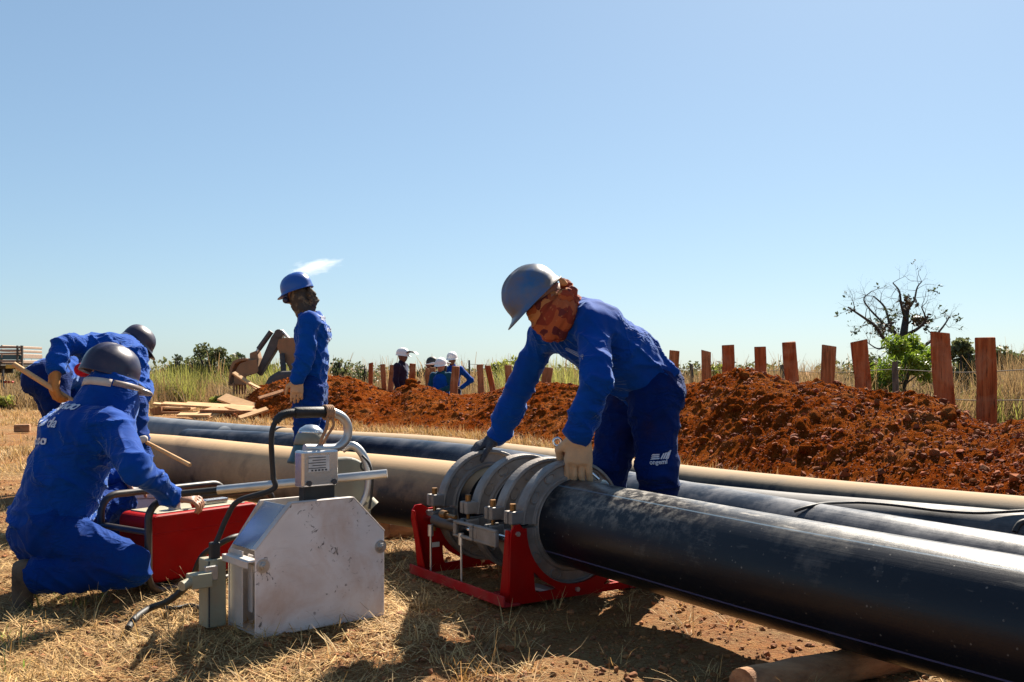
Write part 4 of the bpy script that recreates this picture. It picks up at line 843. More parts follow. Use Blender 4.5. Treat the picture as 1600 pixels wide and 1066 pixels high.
def plate_mesh(t, flare):
    # plate with two cut-outs: built as a filled curve
    cu = bpy.data.curves.new('plate', 'CURVE'); cu.dimensions = '2D'; cu.fill_mode = 'BOTH'; cu.extrude = .005
    def poly(pts):
        s_ = cu.splines.new('POLY'); s_.points.add(len(pts)-1); s_.use_cyclic_u = True
        for q, (x, y) in zip(s_.points, pts): q.co = (x, y, 0, 1)
    poly(frame_plate(t, flare))
    def rounded(pts, r=.016):
        o = []; m = len(pts)
        for i in range(m):
            a, b, c = np.array(pts[i-1]), np.array(pts[i]), np.array(pts[(i+1) % m]); u, v = unit(a-b), unit(c-b)
            for k in range(5): q = k/4; o.append(tuple((1-q)**2*(b+u*r)+2*q*(1-q)*b+q*q*(b+v*r)))
        return o
    poly(rounded([(.205, .035), (.215, .125), (.175, .085), (.095, .04)])); poly(rounded([(-.135, .030), (-.245, .030), (-.235, .085), (-.19, .07)], .012))
    tmp = bpy.data.objects.new('tmp', cu); COL.objects.link(tmp); dg = bpy.context.evaluated_depsgraph_get(); dg.update()
    me = bpy.data.meshes.new_from_object(tmp.evaluated_get(dg)); bpy.data.objects.remove(tmp)
    mx = Matrix(((N3[0], 0, U3[0]), (N3[1], 0, U3[1]), (0, 1, 0))).to_4x4(); mx.translation = Vector(MP(t, 0, 0)); me.transform(mx); me.materials.clear(); me.materials.append(MT['red']); me.update(); return me
for t, fl in ((.045, .0), (-.70, .05)):
    link('end_plate', plate_mesh(t, fl), clamp)
    s_ = 1 if t > 0 else 1
    # gusset strips: left flange of each plate
    g = MB(); g.prism([(0, 0), (.07, 0), (.07, .29), (.045, .29)] if t > 0 else [(0, 0), (.07, 0), (.025, .29), (0, .29)], .008, MP(t-.075 if t > 0 else t+.005, .322+fl*.3, .003), U3, np.array([0, 0, 1.])+N3*(fl*.7/.29)); g.build('gusset', MT['red'], clamp, .002, 1)
    for w_, zz in ((.292, AX-.018), (-.27, AX-.09), (0, .028)): MB().cyl(MP(t+.004, w_, zz), MP(t+.016, w_, zz), .010, 6).build('frame_bolt', MT['steel'], clamp)
for w_ in (.325, -.31):
    b = MB(); b.box(MP(-.33, w_, .005), (.80, .075, .01), (U3, N3, (0, 0, 1))); b.box(MP(-.33, w_+(.038 if w_ > 0 else -.038), .022), (.80, .008, .044), (U3, N3, (0, 0, 1))); b.build('base_rail', MT['red_dust'], clamp, .004, 2)
MB().box(MP(-.06, .15, .012), (.17, .26, .006), (U3, N3, (0, 0, 1))).build('base_pan', MT['red_dust'], clamp, .002, 1)
for w_ in (.30, -.30):                                            # hydraulic rams joining the rings
    b = MB(); b.cyl(MP(-.74, w_, AX-.045), MP(.03, w_, AX-.045), .017, 16); b.build('ram_rod', MT['chrome'], clamp)
    b = MB(); b.cyl(MP(-.60, w_, AX-.045), MP(-.36, w_, AX-.045), .030, 20); b.cyl(MP(-.37, w_, AX-.045), MP(-.33, w_, AX-.045), .036, 20); b.build('ram_cylinder', MT['blackmetal'], clamp, .003, 1)
    b = MB()
    for t0, t1 in ((-.37, -.21), (-.20, -.03)):
        for dz in (.028, -.028): b.box(MP((t0+t1)/2, w_+(.035 if w_ > 0 else -.035), AX-.045+dz), (t1-t0, .020, .014), (U3, N3, (0, 0, 1)))
        for tt in (t0+.012, t1-.012): b.box(MP(tt, w_+(.035 if w_ > 0 else -.035), AX-.045), (.026, .021, .045), (U3, N3, (0, 0, 1)))
    b.box(MP(-.105, w_+.036*(1 if w_ > 0 else -1), AX-.048), (.15, .014, .06), (U3, N3, (0, 0, 1))); b.build('link_bracket', MT['alu'], clamp, .005, 2)
b = MB(); b.cyl(MP(-.48, .335, AX+.0), MP(-.44, .335, AX+.0), .018, 14); b.cyl(MP(-.44, .335, AX+.0), MP(-.36, .335, AX+.0), .009, 10); b.build('hose_coupling', MT['brass'], clamp, .002, 1)
for t in (-.585, -.315):
    b = MB(); b.tube([MP(t, .335, AX-.06), MP(t, .335, AX-.11)], .013, 10); b.tube([MP(t, .335, AX-.11), MP(t+.004, .336, AX-.27)], .005, 8); b.build('locking_pin', MT['steel'], clamp)
MB().box(MP(-.668, .268, .13), (.003, .045, .022), (U3, N3, (0, 0, 1))).build('rating_label', MT['label'], clamp)
tag(MB().prism([(-.085, -.05), (.09, -.06), (.11, .02), (.02, .065), (-.07, .045)], .012, MP(-.06, .12, .028), U3, N3*.97+np.array([0, 0, .15])).build('paper_sheet', MT['paper'], None, .004, 1), 'crumpled pale paper lying inside the red clamp frame', 'paper')

# ------------------------------------------------------------------ heater stand (white steel box)
E3 = unit([.764, .645, 0]); B3 = unit([-.645, .764, 0]); S0 = np.array([-.874, 3.383, 0]); Z3 = np.array([0, 0, 1.])
def S(a, b, z): return S0+E3*a+B3*b+Z3*z
stand = thing('heater_stand', 'white scuffed steel box with cut corners standing on the straw', 'tool stand', S(.26, .12, 0))
OUT = [(0, 0), (.518, 0), (.518, .316), (.386, .451), (.137, .451), (0, .300)]
def scuffed():
    m, N, L, B = nt('scuffed_white_steel'); v = coords(N, L)
    base = ramp(N, L, noise_node(N, L, v, 5, 8, .6), [(.3, (.66, .62, .60)), (.7, (.80, .765, .75))])
    st = ramp(N, L, noise_node(N, L, v, 3.8, 8, .65, .5), [(.44, (0, 0, 0)), (.70, (1, 1, 1))]); col = mixc(N, L, mth(N, L, 'MULTIPLY', st, .75), base, (.50, .32, .22))
    f1 = noise_node(N, L, coords(N, L, (1.0, 1.0, 1)), 26, 4, .55, 2.2); f2 = noise_node(N, L, v, 9, 3)
    mk = mth(N, L, 'MULTIPLY', ramp(N, L, f1, [(.60, (0, 0, 0)), (.65, (1, 1, 1))]), ramp(N, L, f2, [(.52, (0, 0, 0)), (.60, (1, 1, 1))]))
    f3 = noise_node(N, L, coords(N, L, (2, 2, 26), (.2, .1, 0)), 5, 4, .6); ln = mth(N, L, 'MULTIPLY', ramp(N, L, f3, [(.62, (0, 0, 0)), (.66, (1, 1, 1))]), .10)
    mk = mth(N, L, 'MAXIMUM', mk, ln); col = mixc(N, L, mth(N, L, 'MULTIPLY', mk, .85), col, (.07, .055, .05))
    L.new(col, B.inputs['Base Color']); B.inputs['Roughness'].default_value = .42; B.inputs['Metallic'].default_value = .15
    bumpn(N, L, B, f2, .12, .006); return m
MT['scuffed'] = scuffed()
MB().prism(OUT, .006, S(0, 0, .008), E3, Z3).build('front_plate', MT['scuffed'], stand, .002, 1)
BACK = [(0, 0), (.518, 0), (.518, .30), (.40, .44), (.12, .44), (0, .27)]
MB().prism(BACK, .006, S(0, .21, .012), E3, Z3).build('back_plate', MT['sheet'], stand, .002, 1)
MB().box(S(.259, .107, .018), (.50, .20, .006), (E3, B3, Z3)).build('floor_plate', MT['sheet'], stand)
def strip(name, a0, z0, a1, z1, b0, b1, mat, th=.004, inset=0):
    d = unit(E3*(a1-a0)+Z3*(z1-z0)); nn = np.cross(B3, d); L_ = math.hypot(a1-a0, z1-z0)
    MB().box(S((a0+a1)/2, (b0+b1)/2, (z0+z1)/2+.008)+nn*inset, (L_, b1-b0, th), (d, B3, nn)).build(name, mat, stand, .001, 1)
strip('corner_sheet', .012, .296, .135, .440, .012, .20, MT['sheet_sh']); strip('corner_sheet', .392, .440, .508, .318, .012, .20, MT['sheet_sh'])
for (a0, z0, a1, z1) in ((0, .303, .137, .452), (.137, .452, .386, .452), (.386, .452, .519, .317)): strip('folded_lip', a0, z0, a1, z1, -.004, .024, MT['sheet'], .005, .001)
strip('inner_wall', .004, .02, .004, .285, .10, .20, MT['sheet']); strip('inner_wall', .512, .02, .512, .31, .012, .20, MT['sheet'])
MB().box(S(.03, .095, .18), (.006, .035, .20), (E3, B3, Z3)).build('inner_brace', MT['sheet'], stand, .001, 1)
for a, z in ((.028, .255), (.500, .268)):
    b = MB(); b.cyl(S(a, -.003, z), S(a, -.008, z), .024, 20); b.cyl(S(a, -.008, z), S(a, -.018, z), .015, 6); b.cyl(S(a, -.018, z), S(a, -.026, z), .008, 12); b.build('bolt', MT['steel'], stand, .0015, 1)
    MB().cyl(S(a, .003, z), S(a, .20, z), .009, 12).build('tie_rod', MT['steel'], stand)
b = MB(); b.box(S(-.004, .10, .272), (.05, .20, .005), (E3, B3, Z3)); b.box(S(-.026, .10, .262), (.005, .20, .022), (E3, B3, Z3)); b.build('hinge_strap', MT['sheet'], stand, .001, 1)
# cream control box hung on the rear left corner
cb = MB(); cb.box(S(-.046, .24, .138), (.072, .075, .24), (E3, B3, Z3)); o = cb.build('control_box', MT['cream'], stand, .005, 2)
MB().box(S(-.075, .2005, .138), (.004, .004, .23), (E3, B3, Z3)).build('lid_seam', MT['ink'], stand)
b = MB(); b.box(S(-.115, .19, .195), (.075, .055, .05), (E3, B3, Z3)); b.cyl(S(-.15, .18, .195), S(-.188, .165, .188), .017, 14); b.build('plug_socket', MT['cream'], stand, .004, 2)
b = MB(); b.box(S(-.075, .185, .215), (.045, .016, .05), (E3, B3, Z3)); b.cyl(S(-.075, .172, .212), S(-.075, .186, .212), .012, 10); b.build('latch', MT['steel'], stand, .002, 1)
MB().box(S(-.045, .225, .285), (.035, .03, .06), (E3, B3, Z3)).build('cable_gland', MT['black'], stand, .006, 2)
pts = [S(-.18, .168, .19), P(290, 918, 3.62), P(262, 940, 3.66), P(235, 962, 3.7), P(212, 980, 3.6), P(200, 990, 3.48)]; pts[-1][2] = .02; pts[-2][2] = .028; pts[-3][2] = max(pts[-3][2], .04)
tag(MB().tube(spline(pts, 8), .0125, 12).build('power_cable', MT['black']), 'dark cable running from the cream box down onto the straw at left', 'cable')
pts = [P(322, 925, 3.75), P(300, 932, 3.85), P(270, 945, 3.8), P(240, 955, 3.85)]
for q in pts: q[2] = .015
tag(MB().tube(spline(pts, 8), .008, 8).build('thin_cable', MT['black']), 'thin dark cable on the ground behind the cream box', 'cable')

# ------------------------------------------------------------------ heating plate held in the stand
hp = thing('heating_plate', 'silver boxed heating plate with black gripped loop handle rising from the white stand', 'heating plate', S(.2926, .10, .05))
MB().lathe([(.002, -.02), (.19, -.02), (.195, -.012), (.195, .012), (.19, .02), (.002, .02)], S(.2926, .10, .235), B3, Z3, 40).build('heated_disc', MT['sheet'], hp)
ca = .2926
b = MB().box(S(ca, .10, .455), (.125, .045, .14), (E3, B3, Z3)); b.build('neck', MT['black'], hp, .004, 2)
MB().box(S(ca-.004, .095, .566), (.148, .062, .132), (E3, B3, Z3)).build('housing', MT['sheet_sh'], hp, .008, 3)
MB().box(S(ca-.012, .095-.0325, .585), (.085, .002, .058), (E3, B3, Z3)).build('data_label', MT['label'], hp)
lb = MB()
for k in range(5): lb.box(S(ca-.012+(0 if k % 2 else -.008), .0612, .607-.0095*k), (.07-.016*(k % 2), .0012, .0028), (E3, B3, Z3))
for k in range(5): lb.box(S(ca-.04+.014*k, .0612, .561), (.008, .0012, .006), (E3, B3, Z3))
lb.build('label_print', MT['ink'], hp)
for a in (-.052, .05):
    b = MB(); b.cyl(S(ca+a, .065, .515), S(ca+a, .058, .515), .010, 14); b.build('screw', MT['ink'], hp, .001, 1)
def hq(px, py): # a point in the handle's own plane (b = .1)
    k = (px-800)/FPX; y0 = S(0, .10, 0); a = (k*y0[1]-y0[0])/(E3[0]-k*E3[1]); q = S(a, .10, 0); q[2] = CAMH+(HZ-py)/FPX*q[1]; return q
tb = [hq(476, 701), hq(500, 701), hq(524, 700), hq(536, 693), hq(543, 681), hq(543, 665), hq(536, 653), hq(524, 646), hq(512, 644), hq(460, 645)]
MB().tube(spline(tb, 6), .0165, 16).build('loop_handle', MT['steel'], hp)
MB().tube([hq(511, 644), hq(509, 644), hq(462, 645), hq(460, 645)], [.0185, .0205, .0205, .0185], 18).build('grip', MT['black'], hp)
cbp = spline([hq(461, 645), hq(450, 646), hq(438, 651), hq(428, 664), hq(424, 685), hq(425, 715), hq(427, 745), hq(426, 765)]+[S(.02, .17, .46), S(-.005, .21, .40), S(-.03, .225, .33), S(-.045, .225, .30)], 8)
rr = [(.0165 if i % 2 else .0125) if i < 22 else .0098 for i in range(len(cbp))]
MB().tube(cbp, rr, 12).build('lead', MT['black'], hp)
rp = [hq(507, 660)+B3*-.03, hq(505, 640)+B3*-.0, hq(509, 638)+B3*.02, hq(510, 652)+B3*.03]
b = MB()
for k in range(4):                                             # jute binding round the grip and its hanging ends
    c = hq(508+3*k, 644.5); b.tube([c+.024*(math.cos(q)*B3+math.sin(q)*Z3) for q in np.linspace(0, 6.283, 15)], .0055, 6, False)
b.tube(spline([hq(508, 652)+B3*-.02, hq(506, 668)+B3*-.02, hq(501, 684)+B3*-.01, hq(499, 697)], 6), .006, 8); b.tube(spline([hq(514, 652)+B3*-.02, hq(517, 664)+B3*-.02, hq(510, 680)+B3*-.01, hq(503, 697)], 6), .005, 8)
tag(b.build('rope', MT['rope']), 'frayed brown rope tied round the black grip of the loop handle', 'rope')

# ------------------------------------------------------------------ facing tool behind the heating plate
ft = thing('pipe_facer', 'grey rounded facing tool with bent tube handle standing behind the heating plate', 'pipe facer', S(.45, .45, 0))
fo = P(548, 820, 4.2); FX = unit([.93, .36, 0]); FB = np.array([-FX[1], FX[0], 0])
zt = P(548, 714, 4.2)[2]
ol = [(-.13, 0)]+[(.08, 0)]+[(.08, zt-.1)]+[(.08-.10*(1-math.cos(a)), zt-.1+.10*math.sin(a)) for a in np.linspace(.2, 1.57, 8)]+[(-.05-.09*math.sin(a), zt-.09*(1-math.cos(a))) for a in np.linspace(.2, 1.57, 8)]
MB().prism(ol, .07, fo*[1, 1, 0], FX, Z3).build('tool_body', MT['greygreen'], ft, .012, 3)
q4 = lambda px, py, d=4.12: P(px, py, d)
MB().tube(spline([q4(535, 702), q4(549, 696), q4(562, 704), q4(572, 722), q4(577, 745), q4(574, 770), q4(566, 790), q4(560, 812)], 8), .017, 14).build('bent_handle', MT['steel'], ft)
MB().tube(spline([q4(566, 712, 4.05), q4(577, 725, 4.04), q4(582, 748, 4.04), q4(580, 775, 4.05), q4(577, 795, 4.05)], 8), .0055, 8).build('lead', MT['black'], ft)
b = MB(); c = q4(571, 728); b.tube([c+.02*(math.cos(q)*FX+math.sin(q)*Z3) for q in np.linspace(0, 6.283, 13)], .004, 6, False); b.build('cable_tie', MT['black'], ft)
b = MB(); b.cyl(q4(574, 786), q4(582, 794), .035, 16); b.build('motor_cap', MT['cream'], ft, .006, 2)
# bell-shaped teal motor hood
hc = P(484, 699, 4.12); HS = .80; axv = unit(P(489, 655, 4.1)-P(478, 722, 4.1)+B3*.03)
MB().lathe([(a*HS, b*HS) for a, b in [(.004, .107), (.035, .102), (.064, .082), (.077, .05), (.084, .008), (.078, .008), (.06, .07)]], hc, axv, FX, 36).build('motor_cowl', MT['greygreen'], ft)
mhood = MB().lathe([(a*HS, b*HS) for a, b in [(.080, .006), (.085, 0), (.098, -.055), (.108, -.075), (.108, -.088), (.098, -.088), (.07, .04)]], hc, axv, FX, 36)
mhood.build('motor_hood', MT['tealpaint'], ft)
MB().lathe([(a*HS, b*HS) for a, b in [(.004, .118), (.03, .114), (.058, .094), (.07, .07), (.066, .066), (.05, .09)]], hc, axv, FX, 30).build('hood_cap', MT['sheet_sh'], ft)

# ------------------------------------------------------------------ red hydraulic unit in its tube frame
hu = thing('hydraulic_unit', 'red tank hydraulic pump unit in a black tube frame under the kneeling worker\'s hand', 'hydraulic unit', P(320, 850, 4.4)*[1, 1, 0])
f0 = np.array([-1.495, 4.13, 0]); HX = unit([.335, .455, 0]); HY = np.array([-HX[1], HX[0], 0])
def H(x, y, z): return f0+HX*x+HY*y+Z3*z
def rrect(x0, z0, x1, z1, r, n=6):
    o = []
    for cx, cz, a0 in ((x1-r, z1-r, 0), (x0+r, z1-r, 90), (x0+r, z0+r, 180), (x1-r, z0+r, 270)):
        for k in range(n+1): a = R(a0+90*k/n); o.append((cx+r*math.cos(a), cz+r*math.sin(a)))
    return o
MB().prism(rrect(0, .035, .56, .318, .035), .24, H(0, .12, 0), HX, Z3).build('tank', MT['red'], hu, .012, 3)
MB().prism(rrect(-.0025, .235, .5625, .243, .003), .243, H(0, .12, 0), HX, Z3).build('tank_seam', MT['red'], hu, .002, 1)
MB().box(H(.27, .12, .3205), (.46, .19, .006), (HX, HY, Z3)).build('top_tray', MT['cream'], hu, .002, 1)
b = MB(); b.cyl(H(.16, .07, .32), H(.16, .07, .36), .026, 16); b.cyl(H(.16, .07, .36), H(.16, .07, .368), .032, 16); b.build('filler_cap', MT['sheet'], hu, .003, 1)
b = MB(); b.tube(spline([H(.23, .05, .36), H(.24, .045, .33), H(.25, .03, .30)], 4), .011, 8); b.ball(H(.23, .05, .362), .018, 10); b.build('control_knob', MT['red'], hu)
b = MB(); b.box(H(.38, .12, .335), (.12, .10, .022), (HX, HY, Z3)); b.build('gauge_block', MT['sheet_sh'], hu, .004, 2)
for y in (-.045, .30):
    loop = [(x, z) for x, z in rrect(-.045, .012, .60, .385, .075, 7)]; loop.append(loop[0])
    MB().tube([H(x, y, z) for x, z in loop], .0155, 12, False).build('frame_tube', MT['blackmetal'], hu)
for x, z in ((-.045, .26), (.60, .2), (.1, .012), (.5, .012)): MB().tube([H(x, -.045, z), H(x, .30, z)], .013, 10).build('cross_tube', MT['blackmetal'], hu)
MB().tube(spline([H(-.02, .2, .2), H(-.06, .17, .14), H(-.05, .12, .06), H(.02, .05, .03)], 6), .009, 8).build('hose', MT['strap'], hu)
MB().tube(spline([P(300, 905, 4.0), P(315, 870, 3.95), P(340, 852, 3.9), P(370, 838, 3.95), P(400, 838, 4.2)], 8), .011, 10).build('hose', MT['black'], hu)
# pump lever
lv_ = thing('pump_lever', 'long silver tube lever with black rod end, crossing behind the loop handle', 'lever', P(470, 752, 4.0))
la, lb_ = P(340, 766, 3.95), P(605, 740, 3.98); ld = lb_-la
MB().tube([la, lb_], .0175, 16).build('tube', MT['steel'], lv_, .002, 1)
MB().tube([la-unit(ld)*.14, la+unit(ld)*.03], .0135, 12).build('rod_end', MT['black'], lv_)
# pale tool chest behind it
ch = thing('tool_chest', 'dusty pale metal chest behind the red hydraulic unit', 'chest', P(205, 840, 4.95)*[1, 1, 0])
cc = P(196, 800, 4.98)*[1, 1, 0]; CX = unit([.96, .28, 0]); CY = np.array([-CX[1], CX[0], 0])
MB().box(cc+Z3*.15, (.36, .26, .29), (CX, CY, Z3)).build('chest_body', MT['whitepaint'], ch, .006, 2)
MB().box(cc+Z3*.31, (.375, .275, .028), (CX, CY, Z3)).build('lid', MT['whitepaint'], ch, .006, 2)
b = MB()
for k in range(5): b.box(cc+CX*(.04+.028*k)-CY*.131+Z3*.08, (.008, .004, .06), (CX, CY, Z3))
b.build('vent_slot', MT['ink'], ch)
# shovel-like tool by the pipe
tag(MB().tube([P(226, 690, 6.0), P(297, 727, 5.8)], .013, 8).build('pole', MT['wood_pale']), 'thin pale pole slanting down against the tan pipe', 'pole')

# ------------------------------------------------------------------ excavator arm
ex = thing('excavator', 'dusty brown and grey digger arm with toothed bucket resting on the soil heap', 'excavator', P(470, 640, 22)*[1, 1, 0])
DX = 22.; qx = lambda px, py, dd=0: P(px, py, DX+dd); sc = DX/FPX
def plate2(pts, th, name, mat, bev=.02): MB().prism([((x-400)*sc, (HZ-y)*sc) for x, y in pts], th, P(400, HZ, DX), np.array([1., 0, 0]), Z3).build(name, mat, ex, bev, 2)
plate2([(408, 588), (402, 582), (425, 528), (433, 516), (440, 515), (444, 521), (441, 533), (430, 552)], .24, 'stick', MT['digger_g'])
plate2([(435, 543), (437, 531), (446, 528), (462, 528), (472, 545), (482, 600), (478, 640), (465, 640), (459, 590), (452, 572), (439, 553)], .30, 'boom', MT['digger'])
MB().tube([qx(404, 546, -.1), qx(424, 518, -.1)], .06, 12).build('ram_cylinder', MT['digger_g'], ex); MB().tube([qx(400, 553, -.1), qx(410, 538, -.1)], .045, 10).build('ram_rod', MT['steel'], ex)
MB().tube([qx(440, 517, -.05), qx(452, 530, -.05)], .035, 8).build('ram_rod', MT['steel'], ex)
plate2([(393, 552), (404, 548), (407, 560), (405, 582), (399, 582), (399, 565), (393, 560)], .34, 'linkage', MT['digger'])
MB().cyl(qx(435, 521, -.2), qx(435, 521, .2), .09, 14).build('pivot_pin', MT['digger_g'], ex)
# bucket: curved shell and side plates
arc = [(399, 562), (390, 560), (380, 561), (371, 565), (367, 575), (365, 590), (364, 602)]
prof = arc+[(366, 602), (368, 591), (371, 577), (375, 569), (383, 565), (392, 564), (399, 566)]
MB().prism([((x-400)*sc, (HZ-y)*sc) for x, y in prof], .78, P(400, HZ, DX-.05), np.array([1., 0, 0]), Z3).build('bucket_shell', MT['digger'], ex, .01, 1)
for s in (-.38, .38):
    MB().prism([((x-400)*sc, (HZ-y)*sc) for x, y in [(366, 600), (367, 588), (371, 575), (376, 568), (392, 563), (401, 562), (404, 578), (402, 583), (385, 588), (384, 602)]], .03, P(400, HZ, DX-.05+s), np.array([1., 0, 0]), Z3).build('bucket_side', MT['digger'], ex, .008, 1)
MB().box(P(374, 601, DX-.05), (.22, .76, .03), (np.array([1, 0, .1]), np.array([0, 1, 0]), np.array([-.1, 0, 1]))).build('bucket_lip', MT['digger'], ex)
for k in range(5):
    x = 365.5+k*4.4; c = P(x, 607, DX-.42+.1*k); MB().prism([(-.025, .12), (.025, .12), (.012, -.13), (-.012, -.13)], .05, c, np.array([1., 0, 0]), Z3).build('bucket_tooth', MT['digger'], ex, .005, 1)
plate2([(425, 600), (433, 588), (446, 580), (500, 578), (508, 600), (508, 640), (430, 640)], 1.5, 'chassis', MT['digger_g'], .08)
MB().cyl(qx(440, 628, -.8), qx(440, 628, .8), .3, 20).build('wheel', MT['black'], ex, .03, 2)
MB().tube([qx(444, 590, -.3), qx(441, 553, -.2)], .06, 10).build('support_ram', MT['blackmetal'], ex)

# ------------------------------------------------------------------ stake-bed truck at the left edge
tk = thing('stake_truck', 'weathered slat sided truck bed cut off by the left edge of the picture', 'truck', P(-40, 640, 27)*[1, 1, 0])
qt = lambda px, py, dd=0: P(px, py, 27+dd); st_ = 27/FPX
def tb_(x0, x1, y0, y1, dd, th, name, mat, bev=.01):
    a = qt(x0, y0, dd); b = qt(x1, y1, dd); MB().box((a+b)/2, (abs(b[0]-a[0]), th, abs(a[2]-b[2])), None).build(name, MT[mat], tk, bev, 1)
for (y0, y1) in ((541, 544.5), (546, 549.5), (551, 554), (562.5, 566.5)):
    tb_(-150, 35.5, y0, y1, -1.1, .04, 'slat', 'truckwood'); tb_(-150, 35.5, y0, y1, 1.1, .04, 'slat', 'truckwood')
tb_(-150, 33, 554.5, 562, -1.07, .03, 'side_panel', 'tealpaint')
for x in (26, 33.5, -20, -70, -120): tb_(x, x+2.5, 540, 574, -1.15, .06, 'stake', 'oldwood')
for x in (32, -20, -70, -120): tb_(x, x+2.5, 540, 574, 1.15, .06, 'stake', 'oldwood')
for k, (y0, y1) in enumerate(((541, 545), (547, 551), (553, 560), (563, 568))):
    a = qt(35, y0, 0); b = qt(35, y1, 0); MB().box((a+b)/2, (.04, 2.2, abs(a[2]-b[2]))).build('tail_slat', MT['truckwood'], tk, .01, 1)
a = qt(-60, 569, 0); MB().box(a, (3.3, 2.3, .12)).build('bed_floor', MT['oldwood'], tk, .01, 1)
tb_(9, 33, 570, 576, -1.19, .03, 'reflector_plate', 'yellow'); tb_(-140, 34, 572, 577, -.6, .1, 'chassis_rail', 'digger_g'); tb_(-140, 20, 577, 583, .6, .1, 'chassis_rail', 'digger_g')
tb_(7, 21, 595.5, 599, -1.0, .12, 'bumper', 'red', .02); tb_(-10, 8, 594, 598, -1.0, .12, 'bumper_bracket', 'blackmetal'); tb_(3, 6, 577, 616, -.9, .06, 'bumper_stay', 'digger_g')
for x in (-30, -150):
    for s in (-1.0, 1.0):
        c = qt(x, 605, s); b = MB(); b.lathe([(.16, -.11), (.40, -.11), (.44, -.07), (.44, .07), (.40, .11), (.16, .11)], c+Z3*(.44-c[2]), (0, 1, 0), Z3, 28, closed_prof=True); b.build('wheel', MT['black'], tk)
        b = MB(); b.cyl(c+Z3*(.44-c[2])-np.array([0, .08, 0]), c+Z3*(.44-c[2])+np.array([0, .08, 0]), .2, 18); b.build('hub', MT['digger_g'], tk)
c = qt(-200, 580, 0); MB().prism([(-.9, .5-c[2]), (.75, .5-c[2]), (.75, 2.3-c[2]), (-.35, 2.3-c[2]), (-.6, 1.5-c[2]), (-.9, 1.4-c[2])], 2.0, c, np.array([1., 0, 0]), Z3).build('cab', MT['whitepaint'], tk, .08, 3)
tag(MB().box(P(-10, 623, 25)+np.array([0, 0, .0]), (1.3, .25, .17), (unit([1, .2, .02]), unit([-.2, 1, 0]), Z3)).build('timber_beam', MT['oldwood'], None, .01, 1), 'grey squared timber lying on blocks below the truck', 'beam')
tag(MB().box(P(-2, 631, 25)*[1, 1, 0]+Z3*.045, (.3, .4, .1)).build('timber_block', MT['oldwood'], None, .01, 1), 'short block under the grey timber below the truck', 'block')
tag(MB().box(P(35, 675, 15)*[1, 1, 0]+Z3*.06, (.22, .14, .12), (unit([1, .3, 0]), unit([-.3, 1, 0]), Z3)).build('brick_lump', MT['log'], None, .02, 2), 'small brown block on the dry field left of the kneeling worker', 'block')
# ------------------------------------------------------------------ people
def hand(sd, wr, dr, back, thumb, curl=(.25, .25, .3, .35), size=1., g=0., tcurl=.3, tout=.9):
    dr = unit(dr); back = unit(np.array(back)-dr*np.dot(back, dr)); side = unit(np.array(thumb)-dr*np.dot(thumb, dr)-back*np.dot(thumb, back)); wr = np.array(wr, float)
    s = size; kn = wr+dr*.092*s; sd.flat(wr, kn-dr*.012*s, side, .033*s+g, .019*s+g, .042*s+g, .016*s+g, .012)
    for i, (off, ln) in enumerate(((.031, .074), (.0105, .083), (-.0105, .078), (-.031, .060))):
        p = kn+side*off*s-dr*.006*s; a = 0; rr = .0095*s+g*.85
        for j, fr in enumerate((.46, .30, .24)):
            a += curl[i]*(1., 1.1, .8)[j]*1.0; d = dr*math.cos(a)-back*math.sin(a)+side*(off*.9); q = p+unit(d)*ln*fr*s; sd.cap(p, q, rr, rr*.95, .003); p = q; rr *= .93
    b = wr+dr*.026*s+side*.030*s; d1 = unit(dr*.75+side*tout-back*.25); m = b+d1*.040*s; d2 = unit(dr*(.9)+side*(tout*.5-tcurl)-back*(.25+tcurl)); e = m+d2*.034*s; f = e+unit(d2-back*tcurl*.6)*.026*s
    sd.cap(b, m, .0135*s+g, .0115*s+g*.85, .012); sd.cap(m, e, .0115*s+g*.85, .0105*s+g*.8, .005); sd.cap(e, f, .0105*s+g*.8, .0095*s+g*.8, .005); return sd
def sobj(name, sd, mat, parent, h, fold=None):
    V, Q = sd.mesh(h, fold); return link(name, mesh_np(name, V, Q, MT[mat] if isinstance(mat, str) else mat), parent)
def helmet(parent, c, fwd, up, mat, s=1.0, ridge=True, visor=.048, strap=None):
    fwd = unit(fwd); up = unit(np.array(up)-fwd*np.dot(up, fwd)); lf = np.cross(up, fwd); n = 48; c = np.array(c)
    rings = []
    for i in range(13):
        a = math.pi/2*i/12; r = math.sin(a)**.9; z = math.cos(a)**.86; rings.append((.136*r, .113*r, .128*z+.004, 0, 0))
    rings += [(.138, .115, -.004, 0, 0), (.142, .119, -.012, .25, 0), (.149, .126, -.017, 1, 0), (.149, .126, -.021, 1, 0), (.140, .117, -.020, .5, 0), (.128, .106, -.010, 0, 0), (.120, .098, .06, 0, 0), (.06, .05, .10, 0, 0)]
    V = []
    for (a, b, z, ex, _) in rings:
        for k in range(n):
            t = 2*math.pi*k/n; cx, sy = math.cos(t), math.sin(t); f = max(0, cx)**2.2; bk = max(0, -cx)**3
            x = a*cx+ex*(visor*f-.012*bk*-1); y = b*sy; zz = z-ex*.012*f
            if ridge and z > 0 and ex == 0: zz += .009*math.exp(-(y/.014)**2)*min(1, z/.06)+.006*math.exp(-((abs(y)-.042)/.010)**2)*min(1, z/.05)*(1 if a > .03 else 0)
            V.append(c+s*(fwd*x+lf*y+up*zz))
    m = len(rings); F = [(i*n+k, (i+1)*n+k, (i+1)*n+(k+1) % n, i*n+(k+1) % n) for i in range(m-1) for k in range(n)]; F.append(tuple(range(n))); F.append(tuple((m-1)*n+k for k in range(n))[::-1])
    return MB().add(V, F, True).build('helmet', MT[mat], parent)
def frame_of(J):
    sp = unit(J['chest']-J['pel']); side = unit(J['shL']-J['shR']); return sp, side
